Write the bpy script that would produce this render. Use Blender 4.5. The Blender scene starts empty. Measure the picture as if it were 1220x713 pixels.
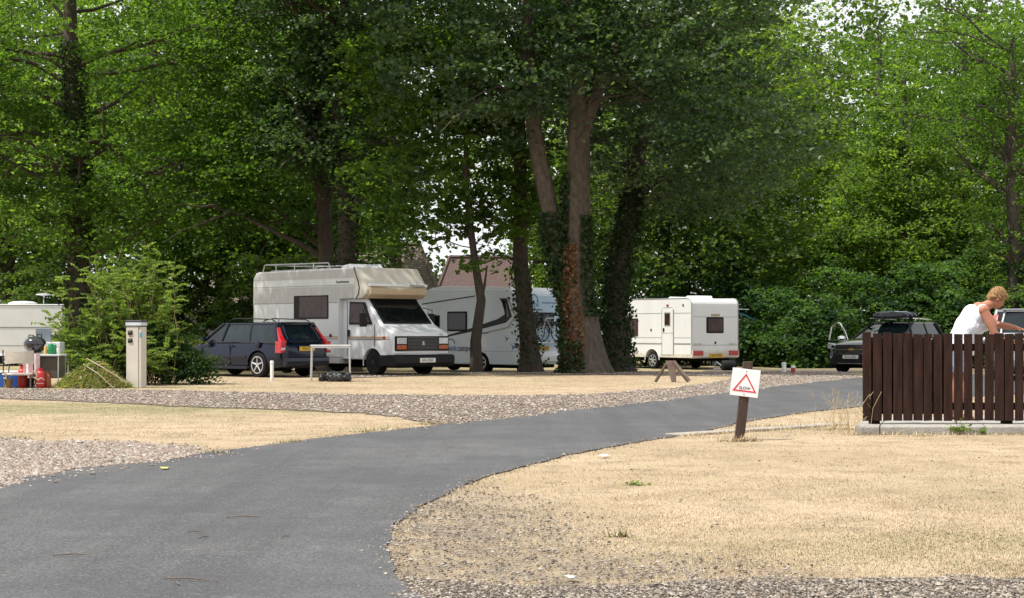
import bpy, math, random
import numpy as np
from mathutils import Vector, Matrix, Euler
from mathutils.geometry import delaunay_2d_cdt

R = math.radians
scene = bpy.context.scene
C = scene.collection

# ------------------------------------------------------------------ camera, sky, sun, exposure
cam_d = bpy.data.cameras.new('camera')
cam = bpy.data.objects.new('camera', cam_d)
C.objects.link(cam)
cam.location = (0, 0, 1.2)
cam.rotation_euler = (R(90), 0, 0)
cam_d.sensor_width = 36
cam_d.lens = 36 * 2000 / 1220
cam_d.shift_y = 37.5 / 1220
cam_d.clip_end = 3000
scene.camera = cam

SUN_EL, SUN_AZ = R(60), R(250)          # azimuth clockwise from +Y: from the left, a little behind the camera
sun_dir = Vector((math.sin(SUN_AZ) * math.cos(SUN_EL), math.cos(SUN_AZ) * math.cos(SUN_EL), math.sin(SUN_EL)))
sun_d = bpy.data.lights.new('sun', 'SUN')
sun_d.energy = 4.4
sun_d.angle = R(0.55)
sun_d.color = (1.0, 0.95, 0.87)
sun = bpy.data.objects.new('sun', sun_d)
sun.rotation_euler = sun_dir.to_track_quat('Z', 'Y').to_euler()
C.objects.link(sun)

world = bpy.data.worlds.new('World')
scene.world = world
world.use_nodes = True
wn, wl = world.node_tree.nodes, world.node_tree.links
wn.clear()
sky = wn.new('ShaderNodeTexSky')
sky.sky_type = 'NISHITA'
sky.sun_disc = False
sky.sun_elevation = SUN_EL
sky.sun_rotation = SUN_AZ
sky.air_density = 1.0
sky.dust_density = 2.5
sky.ozone_density = 1.0
# thin bright cloud over the blue
tc = wn.new('ShaderNodeTexCoord')
nz = wn.new('ShaderNodeTexNoise'); nz.inputs['Scale'].default_value = 2.2; nz.inputs['Detail'].default_value = 5
rp = wn.new('ShaderNodeMapRange'); rp.inputs['From Min'].default_value = 0.3; rp.inputs['From Max'].default_value = 0.6
rp.inputs['To Min'].default_value = 0.88; rp.inputs['To Max'].default_value = 0.95
mx = wn.new('ShaderNodeMix'); mx.data_type = 'RGBA'
mx.inputs['B'].default_value = (15.5, 15.7, 16.2, 1)
bg = wn.new('ShaderNodeBackground'); bg.inputs['Strength'].default_value = 0.056
wo = wn.new('ShaderNodeOutputWorld')
wl.new(tc.outputs['Generated'], nz.inputs['Vector'])
wl.new(nz.outputs['Fac'], rp.inputs['Value'])
wl.new(rp.outputs['Result'], mx.inputs['Factor'])
wl.new(sky.outputs['Color'], mx.inputs['A'])
wl.new(mx.outputs['Result'], bg.inputs['Color'])
wl.new(bg.outputs['Background'], wo.inputs['Surface'])

scene.view_settings.view_transform = 'Standard'
scene.view_settings.look = 'None'
scene.view_settings.exposure = 0.42
scene.view_settings.gamma = 1.0
scene.render.engine = 'CYCLES'
scene.cycles.use_denoising = True
scene.cycles.max_bounces = 7
scene.cycles.diffuse_bounces = 3
scene.cycles.glossy_bounces = 3
scene.cycles.transmission_bounces = 4
scene.cycles.transparent_max_bounces = 6
scene.cycles.caustics_reflective = False
scene.cycles.caustics_refractive = False

# ------------------------------------------------------------------ helpers
def tag(o, label=None, cat=None, group=None, kind=None):
    if label: o['label'] = label
    if cat: o['category'] = cat
    if group: o['group'] = group
    if kind: o['kind'] = kind
    return o

def empty(name, loc=(0, 0, 0), rz=0.0, label=None, cat=None, group=None):
    o = bpy.data.objects.new(name, None)
    o.empty_display_size = 0.3
    C.objects.link(o)
    o.location = loc
    o.rotation_euler = (0, 0, rz)
    return tag(o, label, cat, group)

def gz(y):
    """height of the ground: level near, dipping 20 cm behind the first pitches"""
    t = min(1.0, max(0.0, (y - 46.0) / 13.0))
    return -0.20 * t * t * (3 - 2 * t)

def gzn(y):
    t = np.clip((y - 46.0) / 13.0, 0, 1)
    return -0.20 * t * t * (3 - 2 * t)

def setin(n, name, v):
    if name in n.inputs: n.inputs[name].default_value = v

def mat(name, col, rough=0.6, metal=0.0, var=0.12, vscale=6.0, bump=0.0, bscale=30.0, coat=0.0, spec=0.5, col2=None, stretch=None, emit=None):
    """painted or raw surface: base colour broken up by noise, with optional bump"""
    m = bpy.data.materials.new(name); m.use_nodes = True
    nt = m.node_tree; ns, ls = nt.nodes, nt.links
    p = ns['Principled BSDF']
    setin(p, 'Roughness', rough); setin(p, 'Metallic', metal); setin(p, 'Coat Weight', coat); setin(p, 'Coat Roughness', 0.05)
    setin(p, 'Specular IOR Level', spec)
    t = ns.new('ShaderNodeTexCoord')
    mp = ns.new('ShaderNodeMapping'); ls.new(t.outputs['Object'], mp.inputs['Vector'])
    if stretch: mp.inputs['Scale'].default_value = stretch
    n = ns.new('ShaderNodeTexNoise'); n.inputs['Scale'].default_value = vscale; n.inputs['Detail'].default_value = 6
    n.inputs['Roughness'].default_value = 0.62
    ls.new(mp.outputs['Vector'], n.inputs['Vector'])
    mr = ns.new('ShaderNodeMapRange'); mr.inputs['From Min'].default_value = 0.32; mr.inputs['From Max'].default_value = 0.68
    ls.new(n.outputs['Fac'], mr.inputs['Value'])
    mxx = ns.new('ShaderNodeMix'); mxx.data_type = 'RGBA'
    if col2 is None: col2 = tuple(c * (1 - 2 * var) for c in col[:3])
    mxx.inputs['A'].default_value = (*col[:3], 1); mxx.inputs['B'].default_value = (*col2[:3], 1)
    ls.new(mr.outputs['Result'], mxx.inputs['Factor'])
    ls.new(mxx.outputs['Result'], p.inputs['Base Color'])
    if bump:
        n2 = ns.new('ShaderNodeTexNoise'); n2.inputs['Scale'].default_value = bscale; n2.inputs['Detail'].default_value = 4
        ls.new(mp.outputs['Vector'], n2.inputs['Vector'])
        b = ns.new('ShaderNodeBump'); b.inputs['Strength'].default_value = bump; b.inputs['Distance'].default_value = 0.02
        ls.new(n2.outputs['Fac'], b.inputs['Height']); ls.new(b.outputs['Normal'], p.inputs['Normal'])
    return m

def leaf_mat(name, dark, light, trans=0.4, rough=0.5, spec=0.22):
    trans = min(.55, trans*1.25)
    m = bpy.data.materials.new(name); m.use_nodes = True
    nt = m.node_tree; ns, ls = nt.nodes, nt.links
    p = ns['Principled BSDF']; setin(p, 'Roughness', rough); setin(p, 'Specular IOR Level', spec)
    a = ns.new('ShaderNodeAttribute'); a.attribute_name = 'tint'
    mxx = ns.new('ShaderNodeMix'); mxx.data_type = 'RGBA'
    mxx.inputs['A'].default_value = (*dark, 1); mxx.inputs['B'].default_value = (*light, 1)
    ls.new(a.outputs['Fac'], mxx.inputs['Factor']); ls.new(mxx.outputs['Result'], p.inputs['Base Color'])
    if trans > 0:
        tr = ns.new('ShaderNodeBsdfTranslucent')
        br = ns.new('ShaderNodeMix'); br.data_type = 'RGBA'; br.blend_type = 'MULTIPLY'; br.inputs['Factor'].default_value = 1
        br.inputs['B'].default_value = (2.25, 2.3, 0.6, 1)
        ls.new(mxx.outputs['Result'], br.inputs['A']); ls.new(br.outputs['Result'], tr.inputs['Color'])
        ms = ns.new('ShaderNodeMixShader'); ms.inputs['Fac'].default_value = trans
        ls.new(p.outputs['BSDF'], ms.inputs[1]); ls.new(tr.outputs['BSDF'], ms.inputs[2])
        ls.new(ms.outputs['Shader'], ns['Material Output'].inputs['Surface'])
    return m

def glass_mat(name, col, rough=0.04):
    return mat(name, col, rough=rough, var=0.2, vscale=2.0, spec=0.9, coat=0.3)

class MB:
    """collects simple solids and links them as ONE mesh object"""
    def __init__(s): s.v, s.f, s.m = [], [], Matrix.Identity(4)
    def add(s, vs, fs):
        k = len(s.v)
        s.v += [s.m @ Vector(v) for v in vs]; s.f += [tuple(i + k for i in f) for f in fs]; return s
    def box(s, x0, x1, y0, y1, z0, z1, rot=None, about=None):
        vs = [(x, y, z) for x in (x0, x1) for y in (y0, y1) for z in (z0, z1)]
        if rot is not None:
            c = Vector(about) if about is not None else Vector(((x0+x1)/2, (y0+y1)/2, (z0+z1)/2))
            e = Euler(rot).to_matrix(); vs = [c + e @ (Vector(v) - c) for v in vs]
        return s.add(vs, [(0,1,3,2),(4,6,7,5),(0,4,5,1),(2,3,7,6),(0,2,6,4),(1,5,7,3)])
    def prism(s, pts, a, b, axis='y'):
        """closed outline pts extruded from a to b along an axis; pts are (x,z) for y, (y,z) for x, (x,y) for z"""
        f = {'y': lambda p, t: (p[0], t, p[1]), 'x': lambda p, t: (t, p[0], p[1]), 'z': lambda p, t: (p[0], p[1], t)}[axis]
        n = len(pts)
        vs = [f(p, a) for p in pts] + [f(p, b) for p in pts]
        return s.add(vs, [tuple(range(n))[::-1], tuple(range(n, 2*n))] + [(i, (i+1) % n, n+(i+1) % n, n+i) for i in range(n)])
    def loft(s, rings, cap=True, closed=True):
        n = len(rings[0]); vs = [p for r in rings for p in r]; fs = []
        for j in range(len(rings)-1):
            for i in range(n if closed else n-1):
                k = (i+1) % n
                fs.append((j*n+i, j*n+k, (j+1)*n+k, (j+1)*n+i))
        if cap: fs += [tuple(range(n))[::-1], tuple(range((len(rings)-1)*n, len(rings)*n))]
        return s.add(vs, fs)
    def tube(s, pts, r, seg=8, cap=True):
        pts = [Vector(p) for p in pts]
        rs = list(r) if hasattr(r, '__len__') else [r]*len(pts)
        rings, prev = [], None
        for i, p in enumerate(pts):
            d = (pts[min(i+1, len(pts)-1)] - pts[max(i-1, 0)]).normalized()
            if prev is None:
                u = d.cross(Vector((0, 0, 1)));
                if u.length < 0.1: u = d.cross(Vector((1, 0, 0)))
            else: u = prev - d*prev.dot(d)
            u.normalize(); prev = u; w = d.cross(u)
            rings.append([p + (u*math.cos(2*math.pi*k/seg) + w*math.sin(2*math.pi*k/seg))*rs[i] for k in range(seg)])
        return s.loft(rings, cap)
    def lathe(s, prof, seg=20, axis='z', at=(0, 0, 0), cap=True):
        """prof: (radius, height) pairs about an axis"""
        at = Vector(at); rings = []
        for r, h in prof:
            ring = []
            for k in range(seg):
                c, n = math.cos(2*math.pi*k/seg)*r, math.sin(2*math.pi*k/seg)*r
                ring.append(at + Vector({'z': (c, n, h), 'y': (c, h, -n), 'x': (h, c, n)}[axis]))
            rings.append(ring)
        return s.loft(rings, cap)
    def ball(s, c, r, seg=12, rings=8):
        rx, ry, rz = r if hasattr(r, '__len__') else (r, r, r)
        prof = []
        rr = []
        for j in range(rings+1):
            a = math.pi*j/rings; q = max(math.sin(a), 0.02)
            rr.append([Vector(c)+Vector((rx*q*math.cos(2*math.pi*k/seg), ry*q*math.sin(2*math.pi*k/seg), -rz*math.cos(a))) for k in range(seg)])
        return s.loft(rr, True)
    def build(s, name, m=None, parent=None, smooth=False, bevel=0.0, bseg=2, angle=40):
        me = bpy.data.meshes.new(name)
        me.from_pydata([tuple(v) for v in s.v], [], s.f); me.update()
        import bmesh
        bm = bmesh.new(); bm.from_mesh(me); bmesh.ops.recalc_face_normals(bm, faces=bm.faces); bm.to_mesh(me); bm.free()
        o = bpy.data.objects.new(name, me); C.objects.link(o)
        if m: me.materials.append(m)
        if parent is not None: o.parent = parent
        if smooth:
            me.shade_smooth()
            me.set_sharp_from_angle(angle=R(angle))
        if bevel:
            b = o.modifiers.new('b', 'BEVEL'); b.width = bevel; b.segments = bseg; b.limit_method = 'ANGLE'; b.angle_limit = R(35)
        return o

def freeze(o):
    """replace a mesh by its evaluated (modifier) result"""
    bpy.context.view_layer.update()
    dg = bpy.context.evaluated_depsgraph_get()
    me = bpy.data.meshes.new_from_object(o.evaluated_get(dg))
    o.modifiers.clear(); o.data = me
    return o

def cut(o, cutter_mbs):
    cs = []
    for k in cutter_mbs:
        c = k.build('cutter'); c.parent = o.parent; c.matrix_basis = o.matrix_basis; cs.append(c)
        md = o.modifiers.new('x', 'BOOLEAN'); md.operation = 'DIFFERENCE'; md.solver = 'EXACT'; md.object = c
    freeze(o)
    for c in cs: bpy.data.objects.remove(c, do_unlink=True)
    return o

def text(body, size, m, parent, loc, rot, name='lettering', ext=0.002, align='LEFT', sx=1.0):
    cu = bpy.data.curves.new(name, 'FONT'); cu.body = body; cu.size = size; cu.extrude = ext; cu.align_x = align; cu.align_y = 'CENTER'
    cu.resolution_u = 3
    cu.materials.append(m)
    o = bpy.data.objects.new(name, cu); C.objects.link(o); o.parent = parent
    bpy.context.view_layer.update()
    me = bpy.data.meshes.new_from_object(o.evaluated_get(bpy.context.evaluated_depsgraph_get()))
    bpy.data.objects.remove(o, do_unlink=True); bpy.data.curves.remove(cu)
    o = bpy.data.objects.new(name, me); C.objects.link(o); o.parent = parent
    o.location = loc; o.rotation_euler = rot; o.scale = (sx, 1, 1)
    return o

def fast_mesh(name, verts, tris, m, parent=None, tint=None, kind=None, smooth=False):
    """numpy verts (n,3) and triangles (k,3) -> mesh object, tint is one number per face"""
    me = bpy.data.meshes.new(name)
    nv, nf = len(verts), len(tris)
    me.vertices.add(nv); me.vertices.foreach_set('co', np.ascontiguousarray(verts, np.float32).ravel())
    me.loops.add(nf*3); me.loops.foreach_set('vertex_index', np.ascontiguousarray(tris, np.int32).ravel())
    me.polygons.add(nf); me.polygons.foreach_set('loop_start', np.arange(0, nf*3, 3, dtype=np.int32))
    me.polygons.foreach_set('loop_total', np.full(nf, 3, np.int32))
    me.polygons.foreach_set('use_smooth', np.full(nf, bool(smooth)))
    if tint is not None:
        at = me.attributes.new('tint', 'FLOAT', 'FACE'); at.data.foreach_set('value', np.ascontiguousarray(tint, np.float32))
    me.update(calc_edges=True); me.materials.append(m)
    o = bpy.data.objects.new(name, me); C.objects.link(o)
    if parent is not None: o.parent = parent
    if kind: o['kind'] = kind
    return o

rs = np.random.default_rng(7)

def leaf_arrays(c, size, up=0.9, tint=None, rng=rs, aspect=0.42, dirs=None):
    """one folded diamond leaf per centre"""
    n = len(c)
    sz = size * rng.uniform(0.65, 1.25, (n, 1))
    nrm = rng.normal(0, 0.55, (n, 3)); nrm[:, 2] += up
    nrm /= np.linalg.norm(nrm, axis=1, keepdims=True)
    t = rng.normal(0, 1, (n, 3)) if dirs is None else dirs + rng.normal(0, .35, (n, 3))
    t -= nrm * (t*nrm).sum(1, keepdims=True); t /= np.linalg.norm(t, axis=1, keepdims=True) + 1e-9
    b = np.cross(nrm, t)
    v = np.empty((n, 4, 3))
    v[:, 0] = c - t*sz*.5
    v[:, 1] = c + b*sz*aspect + nrm*sz*.10 + t*sz*.05
    v[:, 2] = c + t*sz*.5 - nrm*sz*.08
    v[:, 3] = c - b*sz*aspect + nrm*sz*.10 + t*sz*.05
    k = np.arange(n)[:, None]*4
    tr = np.concatenate([k + [0, 1, 2], k + [0, 2, 3]], 1).reshape(-1, 3)
    tt = np.repeat(tint if tint is not None else rng.uniform(0, 1, n), 2)
    return v.reshape(-1, 3), tr, tt

def inside(poly, x, y):
    """numpy point in polygon"""
    r = np.zeros(len(x), bool); n = len(poly); j = n-1
    for i in range(n):
        xi, yi = poly[i]; xj, yj = poly[j]
        c = ((yi > y) != (yj > y)) & (x < (xj-xi)*(y-yi)/(yj-yi+1e-12)+xi)
        r ^= c; j = i
    return r

def G(x, y, Y=None):
    """ground point of the flat near terrain, from survey marks read off the photograph (2000 px focal length)"""
    Y = 2400/(y-394)
    return ((x-610)*Y/2000, Y)
# ------------------------------------------------------------------ ground sheets
def ground_mat(name, base, kind, scale=1.0):
    """base colours (light, mid, dark); noise at three scales, fine bump"""
    m = bpy.data.materials.new(name); m.use_nodes = True
    ns, ls = m.node_tree.nodes, m.node_tree.links
    p = ns['Principled BSDF']; setin(p, 'Roughness', 0.9); setin(p, 'Specular IOR Level', 0.25)
    t = ns.new('ShaderNodeTexCoord')
    def noise(s, det=6, rough=0.6, vec=None):
        n = ns.new('ShaderNodeTexNoise'); n.inputs['Scale'].default_value = s; n.inputs['Detail'].default_value = det
        n.inputs['Roughness'].default_value = rough; ls.new(vec or t.outputs['Object'], n.inputs['Vector']); return n
    def rng(src, a, b, c=0.0, d=1.0):
        r = ns.new('ShaderNodeMapRange'); r.inputs['From Min'].default_value = a; r.inputs['From Max'].default_value = b
        r.inputs['To Min'].default_value = c; r.inputs['To Max'].default_value = d
        ls.new(src, r.inputs['Value']); return r.outputs['Result']
    def mix(f, a, b, mode='MIX'):
        x = ns.new('ShaderNodeMix'); x.data_type = 'RGBA'; x.blend_type = mode
        if isinstance(f, float): x.inputs['Factor'].default_value = f
        else: ls.new(f, x.inputs['Factor'])
        for k, q in (('A', a), ('B', b)):
            if isinstance(q, tuple): x.inputs[k].default_value = (*q, 1)
            else: ls.new(q, x.inputs[k])
        return x.outputs['Result']
    big = noise(0.35*scale); mid = noise(2.2*scale); fine = noise(38*scale, 4, 0.7); vf = noise((62 if kind == 'asphalt' else 160)*scale, 3, 0.75)
    c = mix(rng(big.outputs['Fac'], .38, .62), base[0], base[1])
    c = mix(rng(mid.outputs['Fac'], .46, .68, 0, .85), c, base[2])
    if kind == 'grass':
        a = ns.new('ShaderNodeAttribute'); a.attribute_name = 'green'
        n3 = noise(1.3*scale, 5, .7)
        gm = ns.new('ShaderNodeMath'); gm.operation = 'MULTIPLY'
        ls.new(a.outputs['Fac'], gm.inputs[0]); ls.new(rng(n3.outputs['Fac'], .35, .6), gm.inputs[1])
        c = mix(gm.outputs['Value'], c, (0.20, 0.20, 0.085))
        a2 = ns.new('ShaderNodeAttribute'); a2.attribute_name = 'bare'
        gm2 = ns.new('ShaderNodeMath'); gm2.operation = 'MULTIPLY'
        n4 = noise(3.2*scale, 6, .75)
        ls.new(a2.outputs['Fac'], gm2.inputs[0]); ls.new(rng(n4.outputs['Fac'], .36, .56), gm2.inputs[1])
        c = mix(gm2.outputs['Value'], c, (0.20, 0.175, 0.145))
    c = mix(rng(fine.outputs['Fac'], .3, .7, 0, .55), c, tuple(q*0.62 for q in base[1]))
    if kind == 'asphalt':
        v = ns.new('ShaderNodeTexVoronoi'); v.inputs['Scale'].default_value = 95*scale; ls.new(t.outputs['Object'], v.inputs['Vector'])
        c = mix(rng(v.outputs['Distance'], .0, .5, .55, 0), c, (0.19, 0.19, 0.19))
        mp = ns.new('ShaderNodeMapping'); mp.inputs['Rotation'].default_value = (0, 0, R(-48)); mp.inputs['Scale'].default_value = (1.8, .10, 1)
        ls.new(t.outputs['Object'], mp.inputs['Vector'])
        s2 = noise(1.0, 5, .6, mp.outputs['Vector'])
        c = mix(rng(s2.outputs['Fac'], .42, .62, 0, .7), c, tuple(q*0.66 for q in base[1]))
        st = noise(.9, 6, .75)
        c = mix(rng(st.outputs['Fac'], .56, .72, 0, .45), c, (0.16, 0.16, 0.16))
        c = mix(rng(vf.outputs['Fac'], .53, .68, 0, .75), c, (0.20, 0.198, 0.195)); c = mix(rng(vf.outputs['Fac'], .47, .34, 0, .7), c, (0.03, 0.031, 0.034))
        st2 = noise(.5, 7, .7); c = mix(rng(st2.outputs['Fac'], .45, .62, 0, .55), c, (0.062, 0.065, 0.074))
        sp = noise(9.0, 3, .8); c = mix(rng(sp.outputs['Fac'], .62, .70, 0, .5), c, (0.17, 0.168, 0.16))
        # patch seams in the surfacing
        wv = ns.new('ShaderNodeTexVoronoi'); wv.feature = 'DISTANCE_TO_EDGE'; wv.inputs['Scale'].default_value = 0.13
        wp = ns.new('ShaderNodeVectorMath'); wp.operation = 'ADD'
        wq = ns.new('ShaderNodeVectorMath'); wq.operation = 'SCALE'; wq.inputs['Scale'].default_value = 1.2
        wn_ = noise(.7, 3, .5)
        ls.new(wn_.outputs['Color'], wq.inputs[0]); ls.new(wq.outputs['Vector'], wp.inputs[0]); ls.new(t.outputs['Object'], wp.inputs[1])
        ls.new(wp.outputs['Vector'], wv.inputs['Vector'])
        c = mix(rng(wv.outputs['Distance'], .0008, .003, .22, 0), c, (0.05, 0.05, 0.05))
    if kind == 'gravel':
        v = ns.new('ShaderNodeTexVoronoi'); v.inputs['Scale'].default_value = 34*scale; ls.new(t.outputs['Object'], v.inputs['Vector'])
        hs = ns.new('ShaderNodeSeparateColor'); ls.new(v.outputs['Color'], hs.inputs['Color'])
        c = mix(rng(hs.outputs['Red'], 0, 1, 0, .8), c, base[2])
        c = mix(rng(v.outputs['Distance'], .25, .6, 0, .75), c, tuple(q*0.45 for q in base[1]))
    ls.new(c, p.inputs['Base Color'])
    b = ns.new('ShaderNodeBump'); b.inputs['Strength'].default_value = {'grass': .8, 'asphalt': .45, 'gravel': 1.0}[kind]
    b.inputs['Distance'].default_value = {'grass': .03, 'asphalt': .012, 'gravel': .03}[kind]
    ls.new(fine.outputs['Fac'], b.inputs['Height']); ls.new(b.outputs['Normal'], p.inputs['Normal'])
    return m

m_dry = ground_mat('dry_turf', ((.53, .42, .285), (.42, .325, .205), (.28, .215, .135)), 'grass')
m_asph = ground_mat('asphalt', ((.116, .117, .121), (.092, .093, .097), (.075, .076, .079)), 'asphalt')
m_grav = ground_mat('gravel_pink', ((.29, .245, .205), (.24, .20, .165), (.20, .155, .125)), 'gravel')
m_grav2 = ground_mat('gravel_dark', ((.24, .20, .165), (.19, .16, .13), (.15, .12, .10)), 'gravel')

def jitter(poly, amp, step=0.25, seed=1):
    """subdivide an outline and roughen it"""
    r = random.Random(seed); out = []; n = len(poly)
    ph = [r.uniform(0, 6.28) for _ in range(6)]
    acc = 0
    for i in range(n):
        a, b = poly[i], poly[(i+1) % n]; L = math.dist(a, b); k = max(1, min(160, int(L/step)))
        nx, ny = -(b[1]-a[1])/L, (b[0]-a[0])/L
        for j in range(k):
            t = j/k; s = acc+L*t
            d = amp*(math.sin(s*2.1+ph[0])*.4+math.sin(s*5.3+ph[1])*.3+math.sin(s*11.7+ph[2])*.25+r.uniform(-.35, .35))
            out.append((a[0]+(b[0]-a[0])*t+nx*d, a[1]+(b[1]-a[1])*t+ny*d))
        acc += L
    return out

def sheet(name, poly, z, m, kind='structure', grid=2.0):
    n = len(poly); vs = [Vector(p) for p in poly]; es = [(i, (i+1) % n) for i in range(n)]
    xs = [p[0] for p in poly]; ys = [p[1] for p in poly]
    a = np.arange(min(xs), max(xs), grid); b = np.arange(max(min(ys), 43), max(ys), grid) if max(ys) > 44 else np.array([])
    if len(b):
        X, Y = np.meshgrid(a, b); X, Y = X.ravel(), Y.ravel(); k = inside(poly, X, Y)
        vs += [Vector((float(p), float(q))) for p, q in zip(X[k], Y[k])]
    v2, e2, f2, *_ = delaunay_2d_cdt(vs, es, [], 1, 1e-6)
    me = bpy.data.meshes.new(name)
    me.from_pydata([(v.x, v.y, gz(v.y)+z) for v in v2], [], [tuple(f) for f in f2]); me.update()
    me.materials.append(m)
    for p in me.polygons:
        if p.normal.z < 0: p.flip()
    o = bpy.data.objects.new(name, me); C.objects.link(o); o['kind'] = kind
    return o

# base ground: fine grid near with 'green' and 'bare' wear maps, coarse far
def blob(X, Y, cx, cy, rx, ry, rot=0):
    c, s = math.cos(rot), math.sin(rot); dx, dy = X-cx, Y-cy
    u, v = (dx*c+dy*s)/rx, (-dx*s+dy*c)/ry
    return np.clip(1.35-np.sqrt(u*u+v*v), 0, 1)

def green_map(X, Y):
    g = blob(X, Y, -6.8, 25.8, 5.0, 2.3)*1.15           # greener strip on the island by the left pitch
    g = np.maximum(g, blob(X, Y, -3.2, 24.9, 2.4, .7)*.9)
    g = np.maximum(g, np.clip((Y-44.5)/2.5, 0, 1)*.75)   # under the trees
    g = np.maximum(g, blob(X, Y, -10, 35.3, 6, .8)*.9)
    g = np.maximum(g, blob(X, Y, 3.4, 9.3, 3.0, .9)*.42)
    g = np.maximum(g, blob(X, Y, 4.4, 12.6, 1.8, 1.5)*.3)
    return g

def bare_map(X, Y):
    g = blob(X, Y, -.55, 10.2, 1.0, 2.8, .12)
    g = np.maximum(g, blob(X, Y, .1, 8.3, 1.3, .8))
    g = np.maximum(g, blob(X, Y, 1.8, 7.7, 3.5, .35))
    return g

def grid_ground():
    xs = np.unique(np.concatenate([np.array([-900., -300, -120, -60, -40]), np.arange(-30, 30.1, .5), np.array([40., 60, 120, 300, 900])]))
    ys = np.unique(np.concatenate([np.array([-200., -50, -10, 0, 4]), np.arange(6, 70.1, .5), np.array([75., 90, 120, 200, 500, 1200, 2500])]))
    X, Y = np.meshgrid(xs, ys); Z = gzn(Y)
    nx, ny = len(xs), len(ys)
    V = np.stack([X.ravel(), Y.ravel(), Z.ravel()], 1)
    i = (np.arange(ny-1)[:, None]*nx+np.arange(nx-1)[None]).ravel()
    T = np.concatenate([np.stack([i, i+1, i+nx+1], 1), np.stack([i, i+nx+1, i+nx], 1)])
    o = fast_mesh('ground', V, T, m_dry, kind='structure', smooth=True)
    for nm, f in (('green', green_map), ('bare', bare_map)):
        a = o.data.attributes.new(nm, 'FLOAT', 'POINT'); a.data.foreach_set('value', f(V[:, 0], V[:, 1]).astype(np.float32))
    return o
grid_ground()

road_far = [(-8, 577), (100, 558), (200, 546), (245, 540), (300, 534), (360, 526), (420, 519), (480, 512), (540, 505.5), (600, 499), (660, 491),
            (720, 484), (790, 477), (860, 468), (920, 460), (1000, 452), (1060, 448.5), (1200, 446), (1500, 444)]
road_near = [(1500, 463), (1250, 468), (1120, 476), (1025, 485), (960, 492), (900, 501), (845, 513), (820, 518.5), (750, 529), (680, 543), (610, 560), (560, 577),
             (520, 594), (492, 611), (469, 632), (459, 650), (462, 668), (477, 693), (510, 722), (560, 780), (600, 860)]
P_road = [G(*p) for p in road_far] + [G(*p) for p in road_near] + [(-4.5, 4.2), (-9, 9)]
P_road = [p for p in P_road]
def smooth_poly(pts, closed=True):
    out = []; n = len(pts)
    for i in range(n):
        p0, p1, p2, p3 = pts[i-1], pts[i], pts[(i+1) % n], pts[(i+2) % n]
        for t in (0, .5):
            out.append(tuple(0.5*((2*p1[k])+(-p0[k]+p2[k])*t+(2*p0[k]-5*p1[k]+4*p2[k]-p3[k])*t*t+(-p0[k]+3*p1[k]-3*p2[k]+p3[k])*t**3) for k in (0, 1)))
    return out
P_roadj = jitter(P_road, .035, .12, 3)
sheet('road', P_roadj, .012, m_asph)

P_g1 = [G(*p) for p in [(-60, 523), (0, 524), (80, 526.5), (170, 530), (235, 535), (262, 540), (235, 545), (100, 561), (-8, 581), (-60, 590)]]
P_g2 = [G(*p) for p in [(-60, 464), (0, 464), (200, 465.5), (400, 470), (560, 472), (690, 471), (800, 463), (860, 455), (880, 449), (700, 446.6), (560, 446), (395, 452), (380, 449.5), (560, 444), (700, 443.6),
                        (900, 442.6), (1000, 442), (1030, 450), (930, 461), (860, 470), (790, 479), (720, 486.5), (660, 493), (600, 501), (545, 507), (505, 503), (430, 493), (320, 488.5), (200, 484.5), (100, 479), (0, 476), (-60, 475)]]
P_g3 = [G(*p) for p in [(455, 703), (480, 692), (520, 693), (600, 699), (760, 696), (900, 693), (1300, 690), (1300, 760), (520, 740)]]
P_g4 = [(6.5, 56.5), (20, 55), (22, 59.5), (7.0, 60.5)]
sheet('gravel', jitter(P_g1, .10, .15, 5), .005, m_grav)
P_g2j = jitter(P_g2, .12, .3, 6)
sheet('gravel', P_g2j, .006, m_grav)
sheet('gravel', jitter(P_g3, .10, .12, 8), .004, m_grav2)
sheet('gravel', jitter(P_g4, .2, .4, 9), .005, m_grav)

# loose stones lying on the gravel and spilled at its edges
def stones(name, pts, size, m, seed=1, flat=.6):
    r = np.random.default_rng(seed); n = len(pts)
    base = np.array([(1, 0, 0), (-1, 0, 0), (0, 1, 0), (0, -1, 0), (0, 0, 1), (0, 0, -1)], float)
    fc = np.array([(0, 2, 4), (2, 1, 4), (1, 3, 4), (3, 0, 4), (2, 0, 5), (1, 2, 5), (3, 1, 5), (0, 3, 5)])
    s = size*r.lognormal(0, .38, (n, 1, 1))
    v = base[None]*r.uniform(.6, 1.15, (n, 6, 3))*s
    v[:, :, 2] *= flat
    a = r.uniform(0, 6.28, n); c, sn = np.cos(a)[:, None], np.sin(a)[:, None]
    x, y = v[:, :, 0]*c-v[:, :, 1]*sn, v[:, :, 0]*sn+v[:, :, 1]*c
    v[:, :, 0], v[:, :, 1] = x+pts[:, 0:1], y+pts[:, 1:2]
    v[:, :, 2] += gzn(pts[:, 1:2])+.010+s[:, :, 0]*.25
    T = (np.arange(n)[:, None, None]*6+fc[None]).reshape(-1, 3)
    return fast_mesh(name, v.reshape(-1, 3), T, m, tint=np.repeat(r.uniform(0, 1, n), 8), kind='stuff')

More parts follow.
